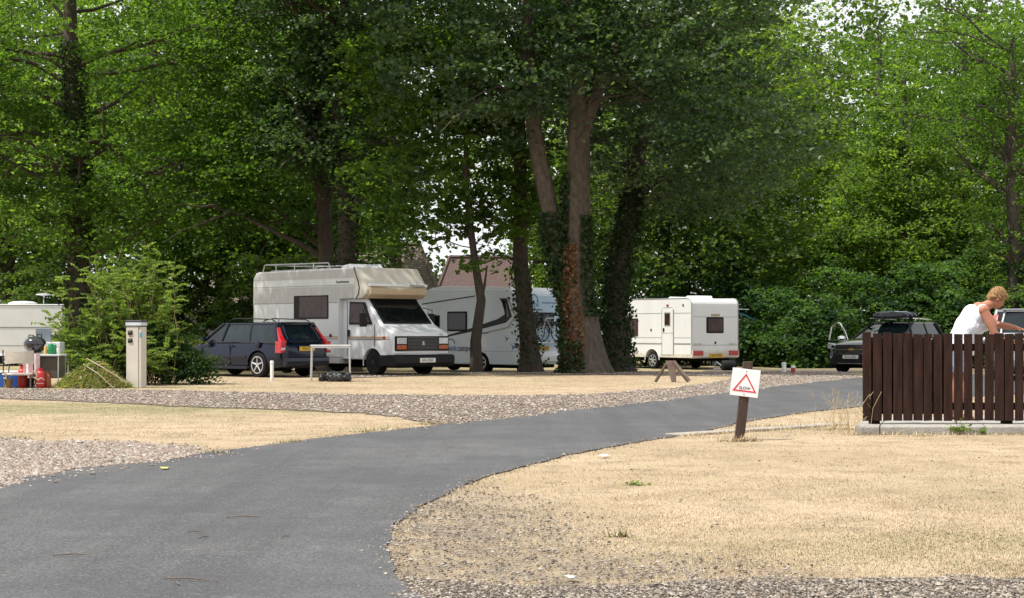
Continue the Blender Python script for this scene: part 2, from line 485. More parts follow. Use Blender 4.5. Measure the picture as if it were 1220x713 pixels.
def tint_ramp_mat(name, cols, rough=.85):
    m = bpy.data.materials.new(name); m.use_nodes = True; ns, ls = m.node_tree.nodes, m.node_tree.links
    p = ns['Principled BSDF']; setin(p, 'Roughness', rough); setin(p, 'Specular IOR Level', .3)
    a = ns.new('ShaderNodeAttribute'); a.attribute_name = 'tint'
    cr = ns.new('ShaderNodeValToRGB'); ls.new(a.outputs['Fac'], cr.inputs['Fac']); ls.new(cr.outputs['Color'], p.inputs['Base Color'])
    e = cr.color_ramp.elements; cr.color_ramp.interpolation = 'CONSTANT'
    while len(e) < len(cols): e.new(.5)
    for i, c in enumerate(cols): e[i].position = i/len(cols); e[i].color = (*c, 1)
    return m
m_stone = tint_ramp_mat('stones', [(.30, .245, .20), (.36, .31, .26), (.23, .175, .14), (.29, .26, .23), (.20, .155, .125), (.42, .38, .33), (.29, .21, .165), (.16, .14, .125)])
m_stone2 = tint_ramp_mat('stones_dark', [(.22, .18, .15), (.30, .26, .22), (.12, .10, .085), (.30, .26, .21), (.18, .14, .11), (.22, .19, .16), (.38, .34, .29), (.09, .08, .07)])

def scatter(poly, n, seed, ymax=1e9, ymin=-1e9):
    r = np.random.default_rng(seed); xs = [p[0] for p in poly]; ys = [p[1] for p in poly]
    x = r.uniform(min(xs), max(xs), n); y = r.uniform(max(ymin, min(ys)), min(max(ys), ymax), n); k = inside(poly, x, y)
    return np.stack([x[k], y[k]], 1)
stones('gravel_stones', scatter(jitter(P_g1, .22, .3, 11), 52000, 1), .0125, m_stone, 1)
q = scatter(P_g2j, 200000, 2); stones('gravel_stones', q, .0145, m_stone, 2)
stones('gravel_stones', scatter(jitter(P_g3, .22, .2, 12), 26000, 3, ymax=9.2), .0062, m_stone2, 3)
def edge_points(poly, n, spread, seed):
    r = np.random.default_rng(seed); p = np.array(poly); i = r.integers(0, len(p), n); t = r.uniform(0, 1, (n, 1))
    return p[i]*(1-t)+p[(i+1) % len(p)]*t + r.normal(0, spread, (n, 2))
# stones and dirt in the worn corner of the near island and along the road edges
bp = scatter([(-1.6, 7.2), (4, 7.2), (4, 9.4), (.8, 9.8), (.6, 13), (-1.2, 14.2), (-1.6, 10)], 60000, 14)
w = bare_map(bp[:, 0], bp[:, 1])*(~inside(P_roadj, bp[:, 0], bp[:, 1])); k = rs.uniform(0, 1, len(bp)) < np.clip(w*1.2-.08, 0, 1)*.62
stones('gravel_stones', bp[k], .0075, m_stone2, 4)
ep = edge_points(jitter(P_g1, .1, .15, 5), 900, .16, 5); stones('gravel_stones', ep, .014, m_stone, 5)
ep = edge_points(P_roadj, 5200, .07, 6); stones('gravel_stones', ep, .007, m_stone2, 6)
ep = scatter(P_roadj, 420, 7, 30); stones('gravel_stones', ep, .0055, m_stone2, 7)

# dry mown grass: short blades, one mass
m_blade = tint_ramp_mat('dry_blades', [(.58, .475, .34), (.53, .425, .29), (.48, .375, .247), (.42, .325, .21), (.35, .265, .162), (.25, .19, .12), (.24, .235, .11), (.14, .18, .06)], .8)
def blades(name, pts, h, seed, gprob):
    r = np.random.default_rng(seed); n = len(pts)
    z = gzn(pts[:, 1])
    a = r.uniform(0, 6.28, n); lean = r.uniform(.5, 1.5, n); hh = h*r.uniform(.4, 1.35, n); wd = .0016+h*.06
    d = np.stack([np.cos(a), np.sin(a)], 1)
    v = np.empty((n, 3, 3))
    v[:, 0, :2] = pts + np.stack([-d[:, 1], d[:, 0]], 1)*wd; v[:, 1, :2] = pts - np.stack([-d[:, 1], d[:, 0]], 1)*wd
    v[:, 0, 2] = v[:, 1, 2] = z
    v[:, 2, :2] = pts + d*(np.sin(lean)*hh)[:, None]; v[:, 2, 2] = z+np.cos(lean)*hh+.004
    lf = .5+.25*np.sin(pts[:, 0]*1.9+np.sin(pts[:, 1]*.9)*2)*np.cos(pts[:, 1]*.8+np.sin(pts[:, 0]*1.1))+.25*np.sin(pts[:, 0]*5.1+pts[:, 1]*1.7+np.sin(pts[:, 1]*2.2)*2)*np.sin(pts[:, 1]*2.6-pts[:, 0]); tt = np.clip(lf*.72+r.normal(0, .17, n), 0, .745); g = r.uniform(0, 1, n) < gprob; tt[g] = r.uniform(.75, .999, g.sum())
    return fast_mesh(name, v.reshape(-1, 3), np.arange(n*3).reshape(-1, 3), m_blade, tint=tt, kind='stuff')
def not_on(pts, polys):
    k = np.ones(len(pts), bool)
    for p in polys: k &= ~inside(p, pts[:, 0], pts[:, 1])
    return pts[k]
hard = [P_roadj, P_g1, P_g2j, P_g3]
r_ = np.random.default_rng(21)
def region(n, x0, x1, y0, y1, h, seed, amt=None):
    # even coverage per picture area: more blades per square metre near the camera
    yy = 1/(r_.uniform(1/y1, 1/y0, n)); xx = r_.uniform(-.33, .33, n)*yy
    p = not_on(np.stack([xx, yy], 1), hard)
    k = r_.uniform(0, 1, len(p)) > bare_map(p[:, 0], p[:, 1])*.75
    # patchy cover
    patch = np.sin(p[:, 0]*2.3+np.sin(p[:, 1]*1.7)*1.5)*np.sin(p[:, 1]*1.9+np.cos(p[:, 0]*1.3)*1.4)
    k &= r_.uniform(0, 1, len(p)) < .62+.38*patch
    p = p[k]
    blades('dry_grass', p, h, seed, np.clip(green_map(p[:, 0], p[:, 1])*.75+.015, 0, 1))
region(300000, 0, 0, 7.2, 20, .012, 1)
region(120000, 0, 0, 19, 36, .021, 2)
region(50000, 0, 0, 34, 60, .035, 3)
# tufts at the edges of the road and slab
tp = []
for (x, y, n, s) in [(440, 515, 60, .08), (515, 506, 60, .1), (255, 541, 50, .06), (350, 528, 40, .06), (920, 508, 40, .15), (10, 522, 30, .1), (560, 472, 60, .3),
                     (1100, 520, 30, .05), (1000, 512, 60, .12), (740, 640, 25, .03), (470, 512, 60, .2), (960, 455, 50, .3)]:
    c = G(x, y); tp.append(np.array(c)+r_.normal(0, s, (n*3, 2))*np.array([1.6, .6]))
blades('grass_tufts', np.concatenate(tp), .06, 9, .5)

lp = not_on(scatter([(-1, 7.4), (4, 7.4), (9, 24), (0, 24)], 2600, 44), hard)
stones('leaf_litter', lp, .008, tint_ramp_mat('litter', [(.10, .07, .045), (.16, .11, .07), (.22, .17, .10), (.07, .05, .035), (.3, .25, .17)]), 44, .35)
fr = edge_points(P_roadj, 9000, .07, 16); fr = not_on(fr, [P_roadj, P_g1, P_g2j, P_g3]); fr = fr[(fr[:, 1] < 60)]
blades('grass_fringe', fr, .035, 17, .12)
fr = edge_points(P_roadj, 1200, .05, 18); blades('grass_fringe', fr[fr[:, 1] < 60], .03, 18, .2)
# fallen twigs and leaf litter on the road
mbk = mat('dry_twig', (.16, .12, .09), .9)
for i, (x, y, L, a) in enumerate([(290, 620, .22, .2), (85, 666, .2, .1), (228, 696, .3, -.35), (233, 638, .1, 0), (243, 645, .08, .8), (210, 700, .1, 2), (340, 644, .07, 1)]):
    X, Y = G(x, y); t = MB(); d = Vector((math.cos(a), math.sin(a), 0))
    t.tube([Vector((X, Y, .02))-d*L/2, Vector((X, Y, .026))+d.orthogonal()*.0+Vector((0, .01, 0)), Vector((X, Y, .02))+d*L/2], [.003, .004, .002], 5)
    o = t.build('twig', mbk); tag(o, ['thin dark twig lying mid road, the longest of the upper ones', 'pale thin twig on the road at its far left edge', 'long bent twig on the asphalt near the bottom of the view',
        'short twig on the road left of the longest twig', 'tiny angled twig on asphalt just below a short twig', 'small twig lying beside the long bent twig', 'tiny twig on asphalt toward the middle of the road'][i], 'twig', 'twigs lying on the road')
def flat_scrap(x, y, s, m, name, label, cat, seed):
    r = random.Random(seed); X, Y = G(x, y); t = MB(); n = 9
    ring = [(X+math.cos(6.28*k/n)*s*r.uniform(.6, 1.2), Y+math.sin(6.28*k/n)*s*1.6*r.uniform(.6, 1.1), .018+r.uniform(0, .015)) for k in range(n)]
    t.add(ring+[(p[0], p[1], p[2]+.003) for p in ring], [tuple(range(n))[::-1], tuple(range(n, 2*n))]+[(i, (i+1) % n, n+(i+1) % n, n+i) for i in range(n)])
    tag(t.build(name, m), label, cat)
flat_scrap(197, 561, .045, mat('yellow_leaf', (.62, .62, .18), .7), 'fallen_leaf', 'single yellow fallen leaf lying on the grey road', 'leaf', 1)
flat_scrap(720, 546, .05, mat('white_scrap', (.78, .78, .76), .8), 'paper_scrap', 'crumpled white paper scrap on the dry grass near the road bend', 'paper', 2)
flat_scrap(681, 694, .035, mat('pale_scrap', (.72, .70, .66), .8), 'paper_scrap', 'small white scrap on the grass beside the dark gravel edge', 'paper', 3)
# ------------------------------------------------------------------ trees, shrubs
def bark_mat(name, col, col2):
    return mat(name, col, .95, col2=col2, vscale=5, bump=1.0, bscale=14, stretch=(2.0, 2.0, .9))
m_bark = bark_mat('bark_plane', (.125, .102, .078), (.05, .040, .031))
m_bark_d = bark_mat('bark_dark', (.085, .066, .05), (.045, .036, .028))
m_bark_g = bark_mat('bark_grey', (.085, .073, .058), (.045, .037, .03))
L_dark = leaf_mat('leaf_dark', (.020, .048, .026), (.095, .155, .075), .34, .42, .5)
L_mid = leaf_mat('leaf_mid', (.032, .068, .018), (.105, .185, .043), .46)
L_maple = leaf_mat('leaf_maple', (.038, .075, .018), (.12, .20, .042), .48)
L_yel = leaf_mat('leaf_yellow_green', (.045, .085, .024), (.165, .250, .068), .44)
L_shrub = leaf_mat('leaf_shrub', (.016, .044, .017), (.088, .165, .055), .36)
L_bush = leaf_mat('leaf_bush', (.07, .12, .03), (.20, .27, .09), .4)
L_ivy = leaf_mat('leaf_ivy', (.014, .032, .012), (.05, .085, .03), .15)
L_ivyb = leaf_mat('leaf_ivy_dead', (.16, .08, .04), (.26, .15, .08), .2)
L_far = leaf_mat('leaf_far', (.026, .052, .018), (.085, .13, .04), .42)

def clusters(ell, n, rng, shell=.45):
    """cluster centres inside a list of ellipsoids (cx,cy,cz,rx,ry,rz), drawn towards their outside"""
    vol = np.array([e[3]*e[4]*e[5] for e in ell])**.8; pick = rng.choice(len(ell), n, p=vol/vol.sum())
    d = rng.normal(0, 1, (n, 3)); d /= np.linalg.norm(d, axis=1, keepdims=True)
    rad = rng.uniform(shell**3, 1, (n, 1))**(1/3)
    E = np.array(ell)[pick]
    return E[:, :3]+d*rad*E[:, 3:], d*rad

def crown(name, parent, ell, n, per, leaf, m, rng, spread=.62, flat=.30, tint0=(.15, .85), zmin=None, keep=None):
    cc, dd = clusters(ell, n, rng)
    if zmin is not None: cc = cc[cc[:, 2] > zmin]; dd = dd[:len(cc)]
    if keep is not None:
        k = keep(cc); cc = cc[k]; dd = dd[:len(cc)]
    n = len(cc)
    sp = spread*rng.uniform(.6, 1.35, (n, 1, 1))
    off = rng.normal(0, 1, (n, per, 3)); off[:, :, 2] *= flat*.8; off *= sp*.50
    # sprays droop outward
    rr = np.linalg.norm(off[:, :, :2], axis=2); off[:, :, 2] -= .28*rr*rr/sp[:, :, 0]
    tilt = rng.normal(0, .25, (n, 1, 2)); off[:, :, 2] += (off[:, :, :2]*tilt).sum(2)
    P = (cc[:, None]+off).reshape(-1, 3)
    t = np.clip(rng.uniform(*tint0, (n, 1))**1.3+rng.normal(0, .16, (n, per)), 0, 1).ravel()
    V, T, tt = leaf_arrays(P, leaf, .9, t, rng)
    return fast_mesh(name, V, T, m, parent, tt), cc

def limb(mb, a, b, r0, r1, rng, sag=.12, n=6, seg=6):
    a, b = np.array(a, float), np.array(b, float); L = np.linalg.norm(b-a)
    pts = []
    ph = rng.uniform(0, 6.28, 3)
    for i in range(n+1):
        t = i/n; p = a*(1-t)+b*t
        p[2] += math.sin(math.pi*t)*sag*L
        p += np.sin(ph+t*7)*L*.022*math.sin(math.pi*t)*2
        pts.append(p)
    mb.tube(pts, [r0*(1-i/n)+r1*(i/n) for i in range(n+1)], seg)

def trunk_path(mb, pts, radii, rng, flare=1.5, seg=16, rough=.07):
    """trunk as a lofted tube with root flare and an uneven outline"""
    P = [np.array(p, float) for p in pts]; out, rad = [], []
    for i in range(len(P)-1):
        for k in range(5):
            t = k/5; out.append(P[i]*(1-t)+P[i+1]*t); rad.append(radii[i]*(1-t)+radii[i+1]*t)
    out.append(P[-1]); rad.append(radii[-1])
    rings = []; ph = rng.uniform(0, 6.28, 5); z0 = out[0][2]
    for p, r in zip(out, rad):
        h = p[2]-z0; f = 1+(flare-1)*math.exp(-h/.35)
        ring = []
        for k in range(seg):
            a = 2*math.pi*k/seg
            lob = 1+rough*(math.sin(3*a+ph[0]+h*.5)+.7*math.sin(5*a+ph[1]-h*.8)+.4*math.sin(8*a+ph[2]+h*2))*(1+1.5*math.exp(-h/.4))
            ring.append((p[0]+math.cos(a)*r*f*lob, p[1]+math.sin(a)*r*f*lob, p[2]))
        rings.append(ring)
    mb.loft(rings)
    return out, rad

def ivy(parent, path, rad, z0, z1, n, rng, m=L_ivy, ang=(0, 6.28), leaf=.10, thick=.10, name='ivy'):
    path = np.array(path); rad = np.array(rad); z = rng.uniform(z0, z1, n); a = rng.uniform(*ang, n)
    px, py, r = (np.interp(z, path[:, 2], q) for q in (path[:, 0], path[:, 1], rad))
    clump = .5+.5*np.sin(a*2.3+z*1.7)*np.sin(z*3.1+a)
    rr = r*1.04+np.abs(rng.normal(0, thick, n))*(.5+clump)
    k = rng.uniform(0, 1, n) < .55+.45*clump
    P = np.stack([px+np.cos(a)*rr, py+np.sin(a)*rr, z], 1)[k]
    V, T, tt = leaf_arrays(P, leaf, .2, None, rng, .5)
    return fast_mesh(name, V, T, m, parent, tt)

def tree(x, Y, label, ell, ncl, per, leaf, lm, tr, bm, cat='tree', group='trees round the camping field', nl=16, path=None, ivy_n=0, ivy_z=(0, 5), seed=0,
         spread=.62, tint0=(.15, .85), keep=None, name='broadleaf_tree', flare=1.5, limbs_from=(.25, .9), extra=None, flat=.30, limb_r=1.0):
    """x, Y: foot of the trunk; ell relative to the foot"""
    rng = np.random.default_rng(seed+100); g0 = gz(Y)
    t = empty(name, (x, Y, g0), 0, label, cat, group)
    path = path or [(0, 0, -.1), (.05, 0, 2.5), (0, 0, 7), (0, 0, 11)]
    rad = tr if hasattr(tr, '__len__') else [tr, tr*.8, tr*.6, tr*.25][:len(path)]
    mb = MB(); pp, rr = trunk_path(mb, path, rad, rng, flare)
    if extra:
        for pth, rd in extra: trunk_path(mb, pth, rd, rng, 1.0)
    top = max(p[2] for p in pp)
    kp = None
    if keep is not None: kp = lambda c: keep(c+np.array([x, Y, g0]))
    cr, cc = crown('crown', t, ell, ncl, per, leaf, lm, rng, spread=spread, tint0=tint0, keep=kp, flat=flat)
    pa = np.array(pp)
    for c in cc[rng.choice(len(cc), min(nl, len(cc)), replace=False)]:
        hz = min(top*.97, max(top*limbs_from[0], c[2]-rng.uniform(.3, 2.2)))
        s = np.array([np.interp(hz, pa[:, 2], pa[:, 0]), np.interp(hz, pa[:, 2], pa[:, 1]), hz])
        w = np.interp(hz, pa[:, 2], rr)
        r0 = min(.11, w*.45)*rng.uniform(.6, 1)*limb_r
        limb(mb, s, c, r0, .012, rng, rng.uniform(.02, .16))
        for q in range(2):
            e = c+rng.normal(0, 1.0, 3); f = rng.uniform(.45, .8); mid = s*(1-f)+c*f; mid[2] += math.sin(math.pi*f)*.08*np.linalg.norm(c-s)
            limb(mb, mid, e, r0*.45, .008, rng, .05, 4, 5)
    mb.build('trunk', bm, t, smooth=True, angle=60)
    if ivy_n: ivy(t, pp, rr, ivy_z[0], ivy_z[1], ivy_n, rng)
    return t, pp, rr

def X_(px, Y): return (px-610)*Y/2000
def pxz(c): return 610+c[:, 0]*2000/c[:, 1]

# --- the great twin-stemmed tree in the middle
Y = 47; bx = X_(699, Y)
def keep_big(c):
    z = c[:, 2]; x = c[:, 0]
    lo = 4.3-.10*np.abs(x-2.2)-.9*(x > 3)*(x < 4.6)
    gap = (x < -.2) & (z < 6.6)
    return (z > lo) & ~gap & ~((np.abs(x-1.45) < 1.15) & (z < 6.9) & (c[:, 1] < 47.2)) & ~((np.abs(x-1.85) < .5) & (z > 6.9) & (z < 8.1) & (c[:, 1] < 47.2))
t6, pp6, rr6 = tree(bx, Y, 'massive twin-stemmed tree with flared pale trunk and brown ivy between the campers',
     [(-2.5, 0, 9.3, 3.6, 4.6, 3.8), (2.6, 0, 9.0, 3.9, 4.6, 4.2), (4.2, -1, 6.4, 2.4, 3.2, 1.9), (0, 1.5, 12, 5.4, 5.0, 4.0), (-1.6, -2.0, 8.6, 2.8, 2.0, 1.8), (2.0, -2.4, 10.2, 2.6, 2.0, 2.4), (.3, -2.2, 7.6, 1.9, 1.4, .8)],
     860, 62, .155, L_dark, [.66, .50, .42, .33, .30, .20], m_bark, path=[(0, 0, -.15), (-.12, 0, 1.2), (-.28, 0, 2.5), (-.25, 0, 4.2), (-.22, 0, 7.0), (-.5, 0, 12)],
     extra=[([(-.35, .1, 1.9), (-.75, .1, 3.4), (-1.05, 0, 4.6), (-1.45, 0, 6.6), (-1.62, 0, 8.4), (-1.7, 0, 12)], [.33, .27, .24, .22, .20, .12]),
            ([(-.24, 0, 6.2), (.2, -.1, 7.6), (.9, -.2, 9.2), (1.5, -.2, 11)], [.22, .19, .15, .09])
            ],
     seed=6, keep=keep_big, flare=1.35, nl=18, spread=.72, limbs_from=(.62, .95), limb_r=.55)
rng = np.random.default_rng(66)
ivy(t6, pp6, rr6, .15, 3.6, 2600, rng, L_ivyb, (2.6, 4.7), .10, .05, 'dead_ivy')
ivy(t6, pp6, rr6, .7, 5.6, 3400, rng, L_ivy, (2.2, 3.9), .11, .10)
ivy(t6, pp6, rr6, -.05, .9, 900, rng, L_ivy, (3.0, 4.6), .10, .12)
st = [(-.35, .1, 1.9), (-.75, .1, 3.4), (-1.05, 0, 4.6), (-1.45, 0, 6.6)]
ivy(t6, st, [.33, .27, .24, .22], 2.4, 4.5, 1700, rng, L_ivy, (2.4, 7.2), .12, .13)
ivy(t6, pp6, rr6, 1.6, 4.4, 900, rng, L_ivy, (4.9, 6.1), .11, .08)

# --- ivy-clad neighbour
tree(X_(736, 51), 51, 'ivy-covered leaning tree just to one side of the massive twin trunk', [(1.5, 0, 8.2, 3.2, 3.6, 3.0), (2.8, -1, 5.6, 2.0, 2.4, 1.2), (0, 1, 11, 3.5, 3.5, 3)], 300, 60, .15, L_dark,
     [.44, .34, .30, .26, .15], m_bark_d, path=[(0, 0, -.15), (-.1, 0, 1.6), (.05, 0, 3.4), (.45, 0, 5.4), (1.0, 0, 9)], ivy_n=6500, ivy_z=(0.05, 5.6), seed=7, spread=.7,
     keep=lambda c: (c[:, 2] > 3.9) | ((c[:, 2] > 2.9) & (np.abs(c[:, 0]-4.3) < 1.0)))
# --- dark tree before the camper
tree(X_(636, 50), 50, 'slender leaning tree in front of the rear corner of the blue-lettered motorhome', [(-.6, 0, 5.6, 1.6, 1.8, 1.3), (-.8, 0, 9.5, 2.4, 2.4, 3)], 170, 55, .14, L_mid,
     [.30, .25, .22, .20, .12], m_bark_d, path=[(0, 0, -.15), (-.22, 0, 1.5), (-.42, 0, 3.3), (-.40, 0, 6), (-.5, 0, 10)], ivy_n=700, ivy_z=(.2, 3.4), seed=8, keep=lambda c: c[:, 2] > 3.1)
# --- thin young maple
tree(X_(568, 48.5), 48.5, 'thin curving young maple beside the old cream motorhome, with broad bright leaves', [(-1.3, 0, 5.9, 2.4, 1.8, 2.1), (.7, 0, 4.9, 1.2, 1.3, 1.4), (-.2, 0, 3.1, .9, .7, .35), (-2.6, 0, 4.3, 1.1, 1, .9), (-1, .3, 8.6, 3.2, 2.4, 1.8)],
     360, 34, .19, L_maple, [.17, .15, .13, .11, .08, .05], m_bark_d, path=[(0, 0, -.1), (-.02, 0, .9), (.14, 0, 2.1), (-.05, 0, 3.2), (-.28, 0, 5), (-.35, 0, 8)], seed=9, spread=.6, nl=22, limbs_from=(.45, .9), limb_r=.6,
     extra=[([(.1, 0, 2.0), (.22, 0, 2.5), (.30, 0, 3.1)], [.05, .04, .02])], keep=lambda c: (c[:, 2] > 2.85), flare=1.3)
# --- dark pair behind the cream motorhome
tree(X_(390, 54), 54, 'dark straight trunk behind the cream motorhome, the thinner of the close pair', [(-1.5, 0, 7.0, 3.0, 3.0, 2.6), (-3.4, 0, 5.6, 1.6, 2, 1.4), (-1, 0, 11, 4, 4, 3.4)], 480, 60, .15, L_mid,
     [.27, .25, .24, .22, .15], m_bark_d, path=[(0, 0, -.1), (-.05, 0, 2.5), (-.1, 0, 5), (-.35, 0, 8), (-.6, 0, 12)], seed=10, nl=26, tint0=(.1, .7), keep=lambda c: c[:, 2] > 3.6, spread=.7)
tree(X_(412, 52.5), 52.5, 'dark stout trunk behind the cream motorhome roof vent, beside a thinner one', [(-.3, -.5, 8.2, 2.6, 2.8, 2.2), (1.6, -.5, 6.2, 1.7, 2.2, 1.3), (.2, 0, 12, 4, 4, 3.2), (-3.4, -8.2, 12.8, 5.6, 3.0, 1.6), (2.2, -7.0, 12.6, 4.0, 3.2, 1.6), (-9, -7.5, 12.6, 4, 3, 1.5)], 1250, 60, .15, L_dark,  # last three lobes: overhang added above the view to shade motorhome and estate
     [.33, .29, .27, .25, .15], m_bark_d, path=[(0, 0, -.1), (0, 0, 2.5), (.05, 0, 5), (-.2, 0, 8), (0, 0, 12)], seed=11, nl=24, ivy_n=1800, ivy_z=(2.5, 8), keep=lambda c: c[:, 2] > 3.7, spread=.7, tint0=(.2, .95))
# --- ivy tree on the left with arching limbs
tL, ppL, rrL = tree(X_(96, 56), 56, 'tall ivy-wrapped tree with long arching limbs above the leafy bush', [(-1.8, -1, 7.2, 3.6, 3.2, 1.8), (3.0, -1, 6.4, 3.4, 3.0, 1.9), (0, -1.8, 5.0, 3.4, 1.8, 1.1), (0, 0, 11.5, 6.0, 4.5, 3.4), (-4, 0, 9.5, 2.5, 3, 2.4)], 760, 60, .15, L_mid,
     [.40, .36, .30, .26, .2], m_bark_d, path=[(0, 0, -.1), (-.05, 0, 3.2), (-.02, 0, 6.0), (-.25, 0, 9.5), (-.4, 0, 13)], seed=12, nl=22, ivy_n=9000, ivy_z=(.2, 11), keep=lambda c: c[:, 2] > 3.5, spread=.75, tint0=(.15, 1.0))
mb = MB(); rng = np.random.default_rng(5)
for a, b, r0, sg in [((0, 0, 7.4), (-3.0, -1.2, 7.0), .11, .2), ((0, 0, 6.7), (-3.2, -.8, 5.6), .09, .22), ((0, 0, 7.0), (4.4, -1.4, 6.2), .10, .16), ((.1, 0, 7.6), (3.2, -1.5, 4.7), .08, .20),
                     ((-.1, 0, 9.4), (-3.6, -1, 10.4), .1, .1), ((0, 0, 9.8), (5.6, -1, 8.8), .10, .14), ((0, 0, 5.4), (-2.4, -1, 4.0), .06, .1), ((.1, 0, 6.0), (2.7, -1.2, 3.9), .06, .14)]:
    limb(mb, a, b, r0, .03, rng, sg, 9, 7)
mb.build('limb', m_bark_d, tL, smooth=True)

# --- background trees: (px, Y, height, crown width, leaf material, label)
bgt = [(-70, 78, 19, 7, L_yel, 'sunlit yellow-green tree furthest to the side beyond the white left caravan', 21),
       (8, 76, 19, 6, L_mid, 'mid green tree rising behind the white caravan with the roof dish', 22),
       (185, 70, 18, 6.5, L_yel, 'bright yellow-green tree glowing behind the ivy-wrapped tree limbs', 23),
       (262, 66, 16, 5.5, L_mid, 'leafy tree behind the dark blue estate car and its bush', 24),
       (330, 66, 15, 5.5, L_mid, 'leafy tree behind the rear end of the cream motorhome', 25),
       (470, 84, 17, 4.5, L_far, 'distant dark tree beyond the tiled roof', 26),
       (640, 82, 16, 6, L_yel, 'pale green tree seen between the twin trunks, far behind', 27),
       (790, 70, 15, 6, L_far, 'dark tree behind the white caravan near the ivy-covered trunk', 28),
       (858, 76, 19, 6.5, L_yel, 'yellow-green tree above the roof of the white touring caravan', 29),
       (925, 86, 19, 6, L_yel, 'paler tree under the gap of open sky', 30),
       (1048, 88, 20, 7, L_mid, 'rounded mid green tree behind the tall conical one', 31),
       (1150, 80, 19, 6.5, L_mid, 'broad tree behind the woman, left of the sparse ash', 32),
       (1275, 74, 19, 7.5, L_mid, 'wide tree beyond the end of the brown fence', 33)]
for px, Y, h, w, lm, lab, sd in bgt:
    rr = random.Random(sd); x = X_(px, Y)
    ell = [(rr.uniform(-.6, .6), 0, h*.62, w*.8, w*.7, h*.36), (-w*.5, -w*.2, h*.42, w*.5, w*.45, h*.20), (w*.5, -w*.2, h*.40, w*.5, w*.45, h*.22), (0, -w*.3, h*.30, w*.6, w*.4, h*.13)]
    if h > 15: ell.append((rr.uniform(-1.5, 1.5), -w*.4, h*.55, w*.5, w*.3, h*.12))
    tree(x, Y, lab, ell, 430, 52, .20, lm, [.32, .28, .22, .12], m_bark_d, seed=sd, spread=.95, nl=14, path=[(0, 0, -.1), (.1, 0, h*.25), (-.1, 0, h*.5), (0, 0, h*.85)], group='trees behind the camping field', tint0=(.05, 1.0),
         keep=(lambda c: ~((c[:, 0]*2000/c[:, 1] > -125) & (c[:, 0]*2000/c[:, 1] < 5) & (c[:, 2] < 8.5))))
# the tall conical bright tree
Y = 70
ell = [(0, 0, 9.6, 1.7, 1.7, 2.8), (0, 0, 7.4, 2.9, 2.7, 2.6), (-.4, -.3, 5.2, 4.0, 3.4, 2.2), (1.2, -.4, 3.4, 3.8, 3.2, 1.8), (0, 0, 11.9, .8, .8, 1.6), (-2.4, -.3, 4.3, 2.0, 2, 1.6)]
tree(X_(1078, Y), Y, 'tall conical bright green tree standing behind the dark car with the roof rack', ell, 780, 52, .16, L_yel, [.26, .2, .14, .05], m_bark_d, seed=40, spread=.7, nl=30, path=[(0, 0, -.1), (.1, 0, 4), (0, 0, 8), (0, 0, 13)], group='trees behind the camping field')
# sparse ash at the right edge with visible limbs
Y = 62
ell = [(-1.8, 0, 9.6, 3.2, 2.4, 1.7), (1.0, 0, 8.6, 2.6, 2.4, 2.2), (-1.4, 0, 12, 3.6, 2.5, 1.8), (.6, 0, 5.6, 2.4, 2.0, 1.6), (-.2, -.5, 3.4, 2.6, 1.8, 1.2)]
tree(X_(1207, Y), Y, 'sparse ash with a bare forked trunk and slanting limbs above the woman', ell, 300, 40, .14, L_mid, [.24, .2, .17, .12], m_bark_g, seed=41, spread=.75, nl=40, path=[(0, 0, -.1), (.05, 0, 4), (-.15, 0, 8), (0, 0, 12)], group='trees behind the camping field', limb_r=1.1)

# --- shrubs: the tall hedge on the right, the dark undergrowth on the left
def shrub(px, Y, w, h, lm, label, sd, n=150, per=60, leaf=.13, name='tall_shrub', group='shrubs along the back of the field', ell=None, tint0=(.05, 1.0), spread=.5):
    rng = np.random.default_rng(sd+500); x = X_(px, Y); g0 = gz(Y); t = empty(name, (x, Y, g0), 0, label, 'shrub', group)
    if ell is None:
        ell = [(rng.uniform(-.3, .3)*w, 0, h*.55, w*.55, w*.45, h*.45), (-w*.35, -w*.1, h*.3, w*.4, w*.4, h*.32), (w*.35, -w*.12, h*.34, w*.42, w*.4, h*.36), (0, -w*.3, h*.22, w*.5, w*.25, h*.24)]
    cr, cc = crown('foliage', t, ell, n, per, leaf, lm, rng, spread=spread, tint0=tint0, zmin=.1)
    mb = MB()
    for c in cc[:14]: limb(mb, (rng.normal(0, .15), rng.normal(0, .15), -.05), c, .035, .008, rng, .05, 5, 5)
    mb.build('stem', m_bark_d, t)
    return t
sh = [(770, 67, 2.9, 4.6, L_shrub, 'dark shrub behind the front end of the white touring caravan'), (832, 69, 2.8, 5.6, L_shrub, 'tall shrub rising over the middle of the white caravan roof'),
      (893, 67, 2.4, 4.0, L_shrub, 'dark shrub beside the teal awning'), (925, 65, 2.1, 3.2, L_shrub, 'bushy shrub with pale leaf edges behind the white post'), (905, 71, 3.0, 6.6, L_mid, 'tall green shrub towering above the teal awning'),
      (962, 63, 2.2, 3.0, L_shrub, 'low spreading shrub between the white post and the dark car'), (975, 68, 3.2, 5.2, L_mid, 'mid green shrub above the dark car with one door open'), (1020, 65, 2.6, 4.2, L_shrub, 'shrub directly behind the open car door'),
      (1062, 66, 2.8, 4.6, L_shrub, 'dark shrub behind the black roof bag'), (1110, 65, 2.8, 4.4, L_shrub, 'dark shrub behind the woman\'s back'), (1160, 63, 2.8, 4.5, L_shrub, 'shrub just above the woman\'s head'),
      (1215, 62, 3.0, 4.4, L_shrub, 'shrub behind the silver car at the edge'), (1275, 62, 3.0, 5, L_shrub, 'shrub beyond the silver car, past the fence'), (1130, 70, 3.2, 6.8, L_mid, 'tall shrub mass left of the sparse ash')]
for i, (px, Y, w, h, lm, lab) in enumerate(sh): shrub(px, Y, w, h, lm, lab, i, n=150 if h < 5 else 210, leaf=.15)
